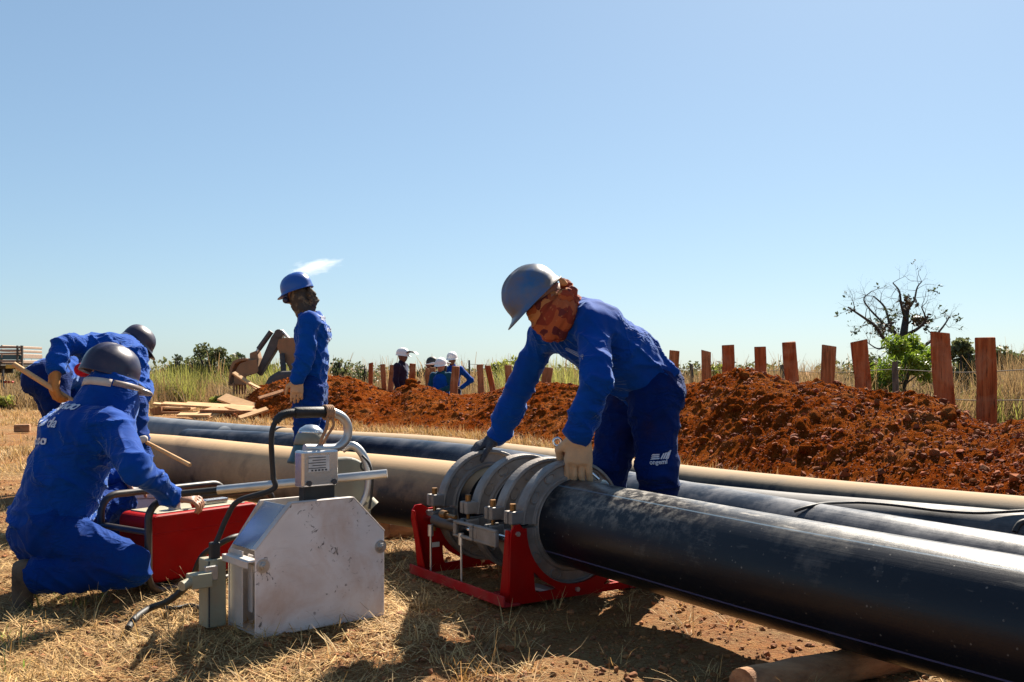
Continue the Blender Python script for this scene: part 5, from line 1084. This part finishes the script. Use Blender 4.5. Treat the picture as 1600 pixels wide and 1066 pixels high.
def person(label, J, h=.011, shirt='blue', trousers='navy', skin='skin', boots='boot', gl=None, group=None, build=1., fold=.010, head=True, belly=0., bare=True, hands=True, slack=1.0, sleeve=(.064, .056, .050), hem=.06, legk=.03):
    for k in J: J[k] = np.array(J[k], float)
    base = np.array([J['pel'][0], J['pel'][1], 0]); t = thing('person', label, 'person', base, group)
    sp, side = frame_of(J); fr = unit(np.cross(side, sp)); B_ = build; f = unit(J['fwd']); up = unit(J['up']-f*np.dot(J['up'], f)); lf = np.cross(up, f)
    ch, pe, nk, hd = J['chest'], J['pel'], J['neck'], J['head']
    # body: one continuous figure under the clothes
    s = SDF(); s.flat(pe, ch, side, .13*B_, .085*B_, .14*B_, .095*B_, .05).flat(ch, nk, side, .12*B_, .085*B_, .055, .05, .05).cap(nk, hd-up*.03-f*.015, .052, .052, .03)
    s.ell(hd+up*.015-f*.008, (.094, .074, .108), (f, lf, up), .02).ell(hd-up*.05+f*.028, (.058, .052, .062), (f, lf, up), .03).cap(hd+f*.088+up*.01, hd+f*.108-up*.022, .010, .014, .012)
    s.ell(hd+f*.080-up*.058, (.018, .026, .010), (f, lf, up), .014)
    for q in (1, -1): s.ell(hd+lf*q*.076-f*.008-up*.005, (.018, .009, .030), (f, lf, up), .008)
    for q in 'LR':
        sh, el, wr = J['sh'+q], J['el'+q], J['wr'+q]; s.cap(ch+(sh-ch)*.5, sh, .06, .05, .04).cap(sh, el, .047, .036, .02).cap(el, wr, .037, .025, .02)
        s.cap(pe, J['hip'+q], .09, .085, .04).cap(J['hip'+q], J['kn'+q], .078, .05, .03).cap(J['kn'+q], J['an'+q], .05, .034, .02)
        td = unit(J['toe'+q]); dn_ = unit(J.get('so'+q, (0, 0, -1))); s.cap(J['an'+q]+dn_*.03, J['an'+q]+td*.12+dn_*.05, .032, .026, .02)
        if hands: hand(s, wr, J.get('hd'+q, wr-el), J.get('bk'+q, np.cross(side, wr-el)), J.get('th'+q, f), J.get('cu'+q, (.25, .28, .32, .36)), .95)
    body = sobj('body', s, skin, t, max(h*.8, .007))
    if head:
        for q in (1, -1): MB().ball(hd+f*.086+lf*q*.031+up*.018, (.008, .011, .007), 8, (f, lf, up)).build('eye', MT['eye'], t)
    # shirt
    s = SDF(); W = .155*B_; D_ = .110*B_; hp = pe-sp*.03
    s.flat(hp, pe+(ch-pe)*.5, side, W*1.02+belly*.3, D_*1.05+belly, W*1.0, D_*1.06+belly, .05).flat(pe+(ch-pe)*.5, ch, side, W, D_*1.04+belly*.5, W*1.06, D_*1.08, .05)
    s.flat(ch, nk-sp*.015, side, W*1.05, D_*1.05, .075, .068, .06).cap(nk-sp*.01, nk+unit(hd-nk)*.02, .066, .060, .02)
    for q in 'LR':
        sh, el, wr = J['sh'+q], J['el'+q], J['wr'+q]; wc = wr-(wr-el)*.03
        s.cap(ch+(sh-ch)*.45+sp*.02, sh, .085*B_, sleeve[0]*1.04, .05).cap(sh, el, sleeve[0], sleeve[1], .03).cap(el, wc, sleeve[1]*.97, sleeve[2]*.93, .02); s.cuts.append((wc, unit(wr-el))) if False else None
    s.cut(pe-sp*hem, -sp); cr = []
    for q in 'LR':
        sh, el, wr = J['sh'+q], J['el'+q], J['wr'+q]; cr += [(el, unit(unit(el-sh)+unit(wr-el)+side*.5+fr*.3),   .085, 19, fold*.75), (sh+(ch-sh)*.25-sp*.05, unit(side*(1 if q == 'L' else -1)+sp*.6), .15, 19, fold*.9), (wr-(wr-el)*.16, unit(unit(wr-el)-side*.4), .06, 24, fold*.45)]
    cr += [(pe+sp*.05+fr*.05, unit(sp+side*.35), .20, 15, fold*.9), (pe+(ch-pe)*.55-fr*.06, unit(sp-side*.5), .2, 12, fold*.6)]
    V, Q = s.mesh(h, folds(fold, 1., int(base[0]*10) % 50, cr)); sh_o = link('shirt', mesh_np('shirt', V, Q, MT[shirt]), t)
    # trousers
    s = SDF(); s.flat(pe-sp*.06, pe+sp*.07, side, W*.98, D_*1.02, W*.93, D_*.96, .04); g = slack
    for q in 'LR':
        hi, kn, an = J['hip'+q], J['kn'+q], J['an'+q]; s.cap(hi, kn, .103*B_*g, .084*g, .05 if legk > .02 else .03).cap(kn, an, .083*g, .074*g, legk)
    cr = []
    for q in 'LR':
        hi, kn, an = J['hip'+q], J['kn'+q], J['an'+q]; cr += [(kn, unit(unit(kn-hi)+unit(an-kn)+side*.4), .11, 15, fold*.7), (hi, unit(unit(kn-hi)*1.0+side*.5), .17, 15, fold*.9), (an, unit(an-kn), .12, 16, fold*.6)]
    sobj('trousers', s, trousers, t, h, folds(fold*.8, .9, int(base[1]*7) % 50, cr))
    # boots
    for q in 'LR':
        an = J['an'+q]; td = unit(J['toe'+q]); dn = unit(J.get('so'+q, (0, 0, -1))); s = SDF(); hl = an+dn*.055
        s.cap(an-dn*.05, hl+dn*.0, .052, .050, .02).cap(hl-td*.02, hl+td*.13, .046, .042, .03).cap(hl+td*.13, hl+td*.165+dn*.005, .043, .038, .02); s.cut(an+dn*.092, dn)
        bo = sobj('boot', s, boots, t, max(h*.9, .008))
    return t, sh_o, body
def glove(t, wr, el, dr, back, thumb, curl, mat, h=.006, size=1.06, cuff=.075, **k):
    s = SDF(); hand(s, wr, dr, back, thumb, curl, size, .0012, **k); a = unit(np.array(wr)-np.array(el)); w0 = np.array(wr)
    s.cap(w0-a*cuff, w0+unit(dr)*.02, .047, .036, .02); s.cut(w0-a*cuff*.9, -a)
    return sobj('glove', s, mat, t, h, lambda V: .0014*fbm(V*60, 3, 3)+.0022*fbm(V*22, 2, 9))
def prints(t, target, lines, o, right, upv, parent, mat='print', name='back_print'):
    right = unit(right); upv = unit(np.array(upv)-right*np.dot(upv, right)); nn = np.cross(right, upv); o = np.array(o, float)
    me0 = target.data; tree = BVHTree.FromPolygons([tuple(v.co) for v in me0.vertices], [tuple(p.vertices) for p in me0.polygons]); mb = None
    for k, (txt, sz, dx, dy) in enumerate(lines):
        if isinstance(txt, str):
            cu = bpy.data.curves.new('txt', 'FONT'); cu.body = txt; cu.size = sz; cu.align_x = 'CENTER'; cu.resolution_u = 2; cu.offset = sz*.022
            tmp = bpy.data.objects.new('tmp', cu); COL.objects.link(tmp); dg = bpy.context.evaluated_depsgraph_get(); dg.update(); me = bpy.data.meshes.new_from_object(tmp.evaluated_get(dg)); bpy.data.objects.remove(tmp)
            vs_ = [(v.co.x+dx, v.co.y+dy) for v in me.vertices]; fs = [tuple(p.vertices) for p in me.polygons]
        else: vs_, fs = [(x+dx, y+dy) for x, y in txt], [tuple(range(len(txt)))]
        out = []; ok = []
        for x, y in vs_:
            p = o+right*x+upv*y; hit = tree.ray_cast(Vector(p+nn*.25), Vector(-nn), .6); ok.append(hit[0] is not None)
            out.append(np.array(hit[0])+np.array(hit[1])*.005 if hit[0] is not None else p)
        mb = MB().add(out, [f for f in fs if all(ok[i] for i in f)])
        if mb.F: link(name, mb.mesh(name, MT[mat]), parent)

def pleats(K, f, up, lf):                              # cloth drawn back to the knot: pleats fan out from it
    def g(V):
        r = V-K; a = np.arctan2(r @ up, r @ f)+.10*vn(V*9, 3)+.25*(r @ lf); d = np.clip(np.linalg.norm(r, axis=1)*5, 0, 1)
        ph = (a*3.4) % 1; ph2 = (a*7.3+.3) % 1
        return d*(.010*(1-np.abs(ph*2-1))**1.5+.005*(1-np.abs(ph2*2-1))**2-.006)
    return g
# --- worker stooping over the clamp
J = dict(pel=P(1008, 597, 4.45), chest=P(918, 518, 4.34), neck=P(884, 487, 4.30), head=P(856, 476, 4.26), up=(-.68, -.05, .72), fwd=(-.68, -.33, -.66),
         shL=P(925, 508, 4.20), shR=P(848, 528, 4.50), elL=P(931, 594, 4.02), elR=P(812, 606, 4.62), wrL=P(905, 677, 4.07), wrR=P(777, 684, 4.70),
         hipL=P(1022, 622, 4.36), hipR=P(982, 622, 4.55), knL=P(1028, 735, 4.30), knR=P(952, 728, 4.46), anL=P(1036, 890, 4.42), anR=P(938, 880, 4.55), toeL=(-.85, -.4, 0), toeR=(-.85, -.4, 0),
         hdL=(-.03, .0, -1), bkL=(-.2, -.97, .1), thL=(-.97, .2, 0), cuL=(.55, .6, .6, .6), hdR=(-.8, -.1, -.35), bkR=(-.2, -.2, 1), thR=(.2, -1, -.3), cuR=(.45, .5, .5, .5))
t, sh_o, body = person('man in grey blue helmet and red face scarf stooping over the pipe clamp', J, .0075, 'blue', 'navy', fold=.0125, belly=.01, slack=1.0, sleeve=(.068, .062, .056), build=1.06, hem=.03)
MAIN = t
helmet(t, P(834, 463, 4.25), J['fwd'], J['up'], 'helm_g', .98, True, .040)
f, up = unit(J['fwd']), unit(J['up']); up = unit(up-f*np.dot(up, f)); lf = np.cross(up, f); hd = J['head']
MB().tube([P(834, 463, 4.25)+.98*(f*.146*math.cos(a)+lf*.124*math.sin(a)-up*.019) for a in np.linspace(2.0, 4.28, 20)], .005, 6).build('brim_edging', MT['black'], t)
s = SDF(); s.ell(hd-up*.03+f*.015, (.100, .088, .110), (f, lf, up), .03).ell(hd-up*.085+f*.045, (.075, .07, .07), (f, lf, up), .03).cap(J['neck'], hd-up*.05-f*.03, .088, .085, .04).ell(P(880, 488, 4.2), (.06, .06, .07), None, .03)
s.cut(hd+up*.035+f*.0, up)
sobj('face_scarf', s, 'scarf', t, .0065, pleats(hd-f*.12+up*.02, f, up, lf))
s = SDF()
for k, (px, py, r) in enumerate(((886, 447, .026), (893, 458, .028), (884, 462, .030), (895, 473, .030), (890, 487, .03), (880, 440, .018), (897, 466, .02))): s.ell(P(px, py, 4.22-.02*(k % 3)), (r, r*.8, r*1.1), None, .012)
sobj('scarf_knot', s, 'scarf', t, .006, folds(.008, 2.4, 8))
glove(t, J['wrL'], J['elL'], J['hdL'], J['bkL'], J['thL'], (.12, .14, .16, .22), 'glove', .0052, 1.42, .05, tcurl=.55, tout=.9)
glove(t, J['wrR'], J['elR'], J['hdR'], J['bkR'], J['thR'], (.45, .5, .5, .5), 'glove_dk', .0058, 1.14, .05)
k_ = .36
prints(t, sh_o, [([(x*k_*.55, y*k_) for x, y in q_], 0, 0, 0) for q_ in ([(-.035, .004), (.035, .004), (.042, .014), (-.028, .014)], [(-.04, -.011), (.03, -.011), (.034, -.001), (-.036, -.001)], [(-.02, -.026), (.04, -.026), (.042, -.016), (-.018, -.016)])], P(892, 547, 4.22), (.86, .2, -.36), (.2, -.1, .9), t, 'logo_print', 'chest_logo')
tr = [c for c in t.children if c.name.startswith('trousers')][0]
bars = [([(x0, y0), (x1, y0), (x1+.006, y1), (x0+.006, y1)], 0, 0, 0) for x0, x1, y0, y1 in ((-.034, -.004, .018, .024), (-.036, -.006, .009, .015), (-.038, -.004, .0, .006))]
bars += [([(x0, .0), (x0+.006, .0), (x0+.018, .026+q), (x0+.012, .026+q)], 0, 0, 0) for x0, q in ((.002, 0), (.011, .002), (.020, .005), (.027, .010))]
prints(t, tr, bars+[('ongeml', .024, -.006, -.018)], P(1030, 719, 4.2), (.97, -.25, .06), (0, 0, 1), t, 'print', 'trouser_logo')
# spanner in the near glove
wr_ = J['wrL']; a, b = P(871, 691, 4.10), P(940, 753, 4.085)
mb = MB(); mb.tube([a+(b-a)*.08, b-(b-a)*.06], .0065, 8); d = unit(b-a); pz = unit(np.cross(d, [0, -1, 0])); ring = [a+.016*(math.cos(q)*d+math.sin(q)*pz) for q in np.linspace(0, 6.283, 19)]; mb.tube(ring, .0065, 8, False)
mb.prism([(-.004, -.010), (.012, -.016), (.030, -.013), (.030, -.006), (.016, -.005), (.016, .005), (.030, .006), (.030, .013), (.012, .016), (-.004, .010)], .009, b, d, pz)
tag(mb.build('spanner', MT['chrome'], None, .001, 1), 'polished ring spanner held in the tan glove on the nearest clamp ring', 'spanner')

# --- worker kneeling at the hydraulic unit
J = dict(pel=P(78, 812, 4.12), chest=P(128, 682, 4.16), neck=P(160, 640, 4.20), head=P(178, 600, 4.22), up=(.18, .18, .95), fwd=(.58, .74, -.30),
         shL=P(96, 668, 4.36), shR=P(176, 672, 4.06), elL=P(132, 745, 4.5), elR=P(212, 735, 3.88), wrL=P(188, 742, 4.6), wrR=P(270, 776, 4.10),
         hipL=P(78, 832, 4.26), hipR=P(82, 834, 4.03), knL=P(182, 782, 4.58), knR=P(202, 886, 4.02), anL=P(182, 850, 4.62), anR=P(60, 899, 3.97), toeL=(.8, .6, 0), toeR=(-.12, .05, -1), soR=(-1, -.3, 0),
         hdR=(.95, .25, -.12), bkR=(.1, -.35, 1), thR=(.4, .9, .1), cuR=(.5, .6, .65, .7), hdL=(.8, .2, -.45), bkL=(0, 0, 1), thL=(.3, -.9, 0))
t, sh_o, body = person('man in dark helmet and blue hood kneeling, bare hand on the red unit', J, .0075, 'blue', 'blue_trouser', fold=.0125, belly=.015, slack=.98, sleeve=(.069, .057, .049), build=1.1, hem=.05, legk=.004)
helmet(t, P(172, 583, 4.24), J['fwd'], J['up'], 'helm_n', .92, True, .060)
f, up = unit(J['fwd']), unit(J['up']); up = unit(up-f*np.dot(up, f)); lf = np.cross(up, f); hd = J['head']
s = SDF(); s.ell(hd+f*.0, (.104, .088, .120), (f, lf, up), .03).cap(hd-up*.06-f*.01, J['neck']+up*.0, .090, .098, .05).flat(J['neck'], J['neck']-up*.07+f*.02, lf, .13, .11, .17, .13, .05).ell(hd-up*.08+f*.05, (.085, .075, .08), (f, lf, up), .03); s.cut(hd+up*.035, up)
sobj('neck_hood', s, 'blue', t, .008, folds(.005, 1.6, 14))
def band(r1, r2, z0, z1, a0, a1, wd, name, mat):
    pts = [hd+f*r1*math.cos(a)+lf*r2*math.sin(a)+up*(z0+(z1-z0)*k/19) for k, a in enumerate(np.linspace(a0, a1, 20))]; V = []
    for p in pts: V += [p+up*wd/2, p-up*wd/2]
    q = MB().add(V, [(2*i, 2*i+1, 2*i+3, 2*i+2) for i in range(19)], True); o = q.build(name, MT[mat], t); m = o.modifiers.new('th', 'SOLIDIFY'); m.thickness = .006; m.offset = 1; return o
band(.117, .100, -.035, -.012, -4.2, -2.1, .032, 'goggle_strap', 'strap'); band(.120, .103, -.008, .006, -2.05, -.6, .024, 'goggle_side', 'visor')
s = SDF(); s.flat(hd+f*.11-lf*.06+up*.0, hd+f*.115+lf*.06, lf, .045, .014, .045, .014, .02); V, Q = s.mesh(.007); link('goggles', mesh_np('goggles', V, Q, MT['visor']), t)
right = unit(J['shR']-J['shL']); bc = J['chest']
prints(t, sh_o, [('Segredo', .062, -.02, .085), ('· · · ·', .03, .0, .05), ('é a da', .062, -.02, .0), ('nosso', .062, -.04, -.075)], bc+unit(J['chest']-J['pel'])*.0+right*.0, right, unit(J['chest']-J['pel']), t)
# --- worker bending in front of the far group
J = dict(pel=P(178, 622, 6.05), chest=P(176, 556, 6.42), neck=P(200, 540, 6.56), head=P(214, 543, 6.66), up=(.52, .42, .62), fwd=(.66, .55, -.66),
         shL=P(146, 540, 6.40), shR=P(212, 558, 6.34), elL=P(98, 540, 6.20), elR=P(222, 616, 6.20), wrL=P(86, 578, 6.08), wrR=P(196, 655, 6.25),
         hipL=P(160, 640, 6.10), hipR=P(198, 640, 6.02), knL=P(165, 725, 6.12), knR=P(212, 715, 6.02), anL=P(160, 795, 6.2), anR=P(208, 800, 6.0), toeL=(.5, .85, 0), toeR=(.6, .8, 0), hdL=(.0, -.15, -1), bkL=(-.8, -.6, 0), thL=(-.5, .5, -.3), hdR=(-.5, .3, -.8))
t, sh_o, body = person('man in navy helmet and orange gloves bending over behind the kneeling man', J, .011, 'blue_clean', 'blue_trouser', fold=.014, sleeve=(.070, .062, .052), build=1.1)
helmet(t, P(215, 535, 6.62), J['fwd'], J['up'], 'helm_n', .82)
f, up = unit(J['fwd']), unit(J['up']); up = unit(up-f*np.dot(up, f)); lf = np.cross(up, f); hd = J['head']
s = SDF(); s.ell(hd, (.105, .088, .115), (f, lf, up), .03).cap(hd-up*.05, J['neck'], .085, .09, .04); s.cut(hd+up*.06, up); sobj('neck_hood', s, 'darkblue', t, .012)
band(.112, .096, .012, .012, 2.3, 4.0, .022, 'helmet_strap', 'strap')
glove(t, J['wrL'], J['elL'], (0.0, -.1, -1), (-.7, -.7, 0), (-.6, .5, -.3), (.5, .5, .5, .5), 'glove_o', .008, 1.45, .08)
glove(t, J['wrR'], J['elR'], (-.3, .2, -.9), (.3, -.9, 0), (-.9, .2, 0), (.4, .4, .4, .4), 'glove_o', .009, 1.2, .06)
s = SDF(); s.ell(P(131, 578, 6.0), (.06, .03, .045), None, .02).ell(P(126, 577, 6.02), (.03, .02, .03), None, .02); sobj('red_patch', s, 'redcloth', t, .01)
s = SDF(); s.flat(P(198, 693, 5.93), P(226, 686, 5.95), np.array([0, 0, 1.]), .022, .02, .022, .02, .01); sobj('reflective_band', s, 'strap', t, .008)
tag(MB().tube([P(21, 569, 6.0), P(72, 601, 6.04), P(120, 631, 6.1), P(150, 650, 6.14)], .0165, 10).build('wooden_shaft', MT['wood_pale']), 'long wooden tool handle gripped by the orange glove at left', 'shaft')
# --- third worker mostly hidden behind them
J = dict(pel=P(76, 590, 7.3), chest=P(116, 575, 7.75), neck=P(140, 590, 7.9), head=P(152, 610, 7.95), up=(.5, .4, .3), fwd=(.3, .4, -.9),
         shL=P(105, 588, 7.95), shR=P(122, 590, 7.6), elL=P(118, 640, 8.0), elR=P(128, 645, 7.6), wrL=P(128, 690, 8.0), wrR=P(138, 700, 7.6),
         hipL=P(72, 600, 7.42), hipR=P(78, 600, 7.22), knL=P(98, 680, 7.4), knR=P(104, 680, 7.2), anL=P(92, 755, 7.5), anR=P(96, 765, 7.25), toeL=(.8, .5, 0), toeR=(.8, .5, 0))
t, sh_o, body = person('man bent double at far left, mostly hidden behind the orange gloved man', J, .015, 'blue_clean', 'navy', fold=.012, build=1.12, hem=.1)
helmet(t, P(158, 612, 7.95), J['fwd'], J['up'], 'helm_n', 1.0)

# --- worker standing between the pipes
dS = 8.7; q = lambda px, py, dd=0.: P(px, py, dS+dd)
J = dict(pel=q(485, 598), chest=q(489, 520), neck=q(477, 484), head=q(466, 461), up=(-.3, 0, .95), fwd=(-.9, .12, -.30),
         shL=q(482, 502, -.19), shR=q(492, 503, .19), elL=q(477, 556, -.24), elR=q(496, 556, .25), wrL=q(465, 592, -.26), wrR=q(480, 600, .27),
         hipL=q(482, 612, -.09), hipR=q(488, 612, .09), knL=q(478, 676, -.10), knR=q(490, 674, .10), anL=q(480, 738, -.1), anR=q(492, 734, .1), toeL=(-.95, -.1, 0), toeR=(-.95, .2, 0), hdL=(-.08, 0, -1), bkL=(.2, -.95, 0), thL=(-1, 0, 0), hdR=(-.1, .0, -1), bkR=(.2, .95, 0), thR=(-1, 0, 0))
t, sh_o, body = person('man in bright blue helmet and brown scarf standing between the pipes', J, .011, 'blue_clean', 'blue_trouser', fold=.014, sleeve=(.082, .074, .068), build=1.13, slack=1.18, hem=.03)
helmet(t, q(464, 452), J['fwd'], J['up'], 'helm_b', 1.05, True, .035)
f, up = unit(J['fwd']), unit(J['up']); up = unit(up-f*np.dot(up, f)); lf = np.cross(up, f); hd = J['head']
s = SDF(); s.ell(hd-f*.022-up*.005, (.09, .088, .11), (f, lf, up), .03).cap(hd-up*.08, J['neck'], .086, .09, .04).ell(hd-up*.10+f*.02, (.052, .06, .05), (f, lf, up), .03); s.cut(hd+up*.06, up); sobj('head_scarf', s, 'scarf_dk', t, .011, folds(.014, 2, 3))
s = SDF()
for px, py, r in ((487, 462, .04), (490, 470, .035), (484, 456, .03), (493, 474, .022), (489, 466, .035)): s.ell(q(px, py, -.03), (r*.8, r, r*1.1), None, .015)
sobj('scarf_knot', s, 'scarf_dk', t, .010, folds(.016, 3, 5))
s = SDF(); s.flat(hd+f*.105-lf*.055-up*.015, hd+f*.105+lf*.055-up*.015, up, .03, .028, .03, .028, .015); V, Q = s.mesh(.009); link('dark_glasses', mesh_np('dark_glasses', V, Q, MT['helm_n']), t)
glove(t, J['wrL'], J['elL'], (-.06, 0, -1), (.2, -.97, 0), (-1, 0, 0), (.28, .3, .33, .35), 'glove', .008, 1.32, .10)
glove(t, J['wrR'], J['elR'], (-.06, 0, -1), (.2, .97, 0), (-1, 0, 0), (.28, .3, .33, .35), 'glove', .009, 1.3, .08)
prints(t, sh_o, [('Segredo', .075, 0, .10), ('· · · ·', .04, .0, .055), ('é a da', .07, 0, .0), ('nosso', .07, 0, -.09)], q(500, 518, 0), unit(J['shR']-J['shL']), (0, 0, 1), t)

# --- four people beyond the mound
def far_person(label, px, ytop, d, face, shirt, trousers, skin, helm, pose='down', hs=1.0, h=.02, build=1.0, extra=None):
    s_ = 1.0; top = P(px, ytop, d); z0 = top[2]-1.74*hs; b = np.array([top[0], d, z0]); f = unit([face[0], face[1], 0]); lf = np.array([-f[1], f[0], 0]); at = lambda x, y, z: b+f*x+lf*y+np.array([0, 0, z*hs])
    J = dict(pel=at(0, 0, .95), chest=at(0, 0, 1.28), neck=at(.01, 0, 1.45), head=at(.035, 0, 1.58), up=(0, 0, 1), fwd=f-np.array([0, 0, .08]), shL=at(0, .18, 1.38), shR=at(0, -.18, 1.38), hipL=at(0, .09, .9), hipR=at(0, -.09, .9), knL=at(.03, .1, .5), knR=at(.03, -.1, .5), anL=at(0, .11, .09), anR=at(0, -.11, .09), toeL=f, toeR=f)
    for q_, s in (('L', 1), ('R', -1)):
        if pose == 'hips': J['el'+q_] = at(-.10, s*.40, 1.14); J['wr'+q_] = at(.05, s*.22, .98); J['hd'+q_] = f*.4-lf*s*.8
        elif pose == 'folded': J['el'+q_] = at(.03, s*.24, 1.12); J['wr'+q_] = at(.20, s*.05, 1.06); J['hd'+q_] = -lf*s+f*.2
        else: J['el'+q_] = at(-.02, s*.22, 1.10); J['wr'+q_] = at(.06, s*.2, .86)
    t, so_, bo_ = person(label, J, h, shirt, trousers, skin, fold=.008, build=build, group='people talking beyond the soil heap')
    if helm: helmet(t, at(.03, 0, 1.62), J['fwd'], (0, 0, 1), helm, 1.03)
    return t, J, at
t, J, at = far_person('bearded man in dark polo shirt and white helmet, in profile beyond the heap', 627, 545, 20.2, (.93, -.35), 'purple', 'denim', 'skin_dk', 'helm_w')
c = at(.20, 0, 1.66); MB().prism([(-.06, -.01), (.0, .035), (.10, .02), (.17, -.04), (.10, -.01), (.0, .005)], .16, c, unit([.93, -.35, 0]), Z3).build('raised_visor', MT['black'], t, .005, 1)
t, J, at = far_person('dark haired person half hidden behind the plank left of the woman', 675, 558.5, 21.4, (-.8, -.5), 'darkblue', 'denim', 'skin_dk', None)
s = SDF(); s.ell(at(.0, 0, 1.63), (.13, .11, .13), None, .03).ell(at(-.03, 0, 1.56), (.1, .1, .1), None, .03); sobj('hair', s, 'black', t, .02)
tag(MB().prism([(-.28, -.01), (-.1, .035), (.2, .035), (.3, .0), (.2, -.02), (-.1, -.02)], .24, P(683, 568.5, 21.1), np.array([1., 0, .05]), Z3).build('white_cap', MT['helm_w'], None, .01, 1), 'white cloth bundle on the dark haired person\'s shoulder', 'bundle')
t, J, at = far_person('smiling woman in blue vest, teal sleeves and white helmet beyond the soil heap', 690, 561, 20.0, (-.35, -.93), 'teal', 'darkblue', 'skin', 'helm_w', 'folded', .93)
s = SDF(); s.flat(J['pel']+Z3*.05, J['chest'], np.array([.93, -.35, 0]), .185, .16, .18, .16, .05); s.cut(J['chest'], np.array([.35, .93, 0])); sobj('vest', s, 'blue_clean', t, .02)
s = SDF(); s.ell(J['head']+np.array([.03, .07, -.03]), (.09, .08, .13), None, .03); sobj('hair', s, 'black', t, .02)
t, J, at = far_person('man in navy shirt and white helmet with hands on hips behind the woman', 707, 551, 21.6, (-.25, -.97), 'blue', 'darkblue', 'skin_dk', 'helm_w', 'hips', 1.0)
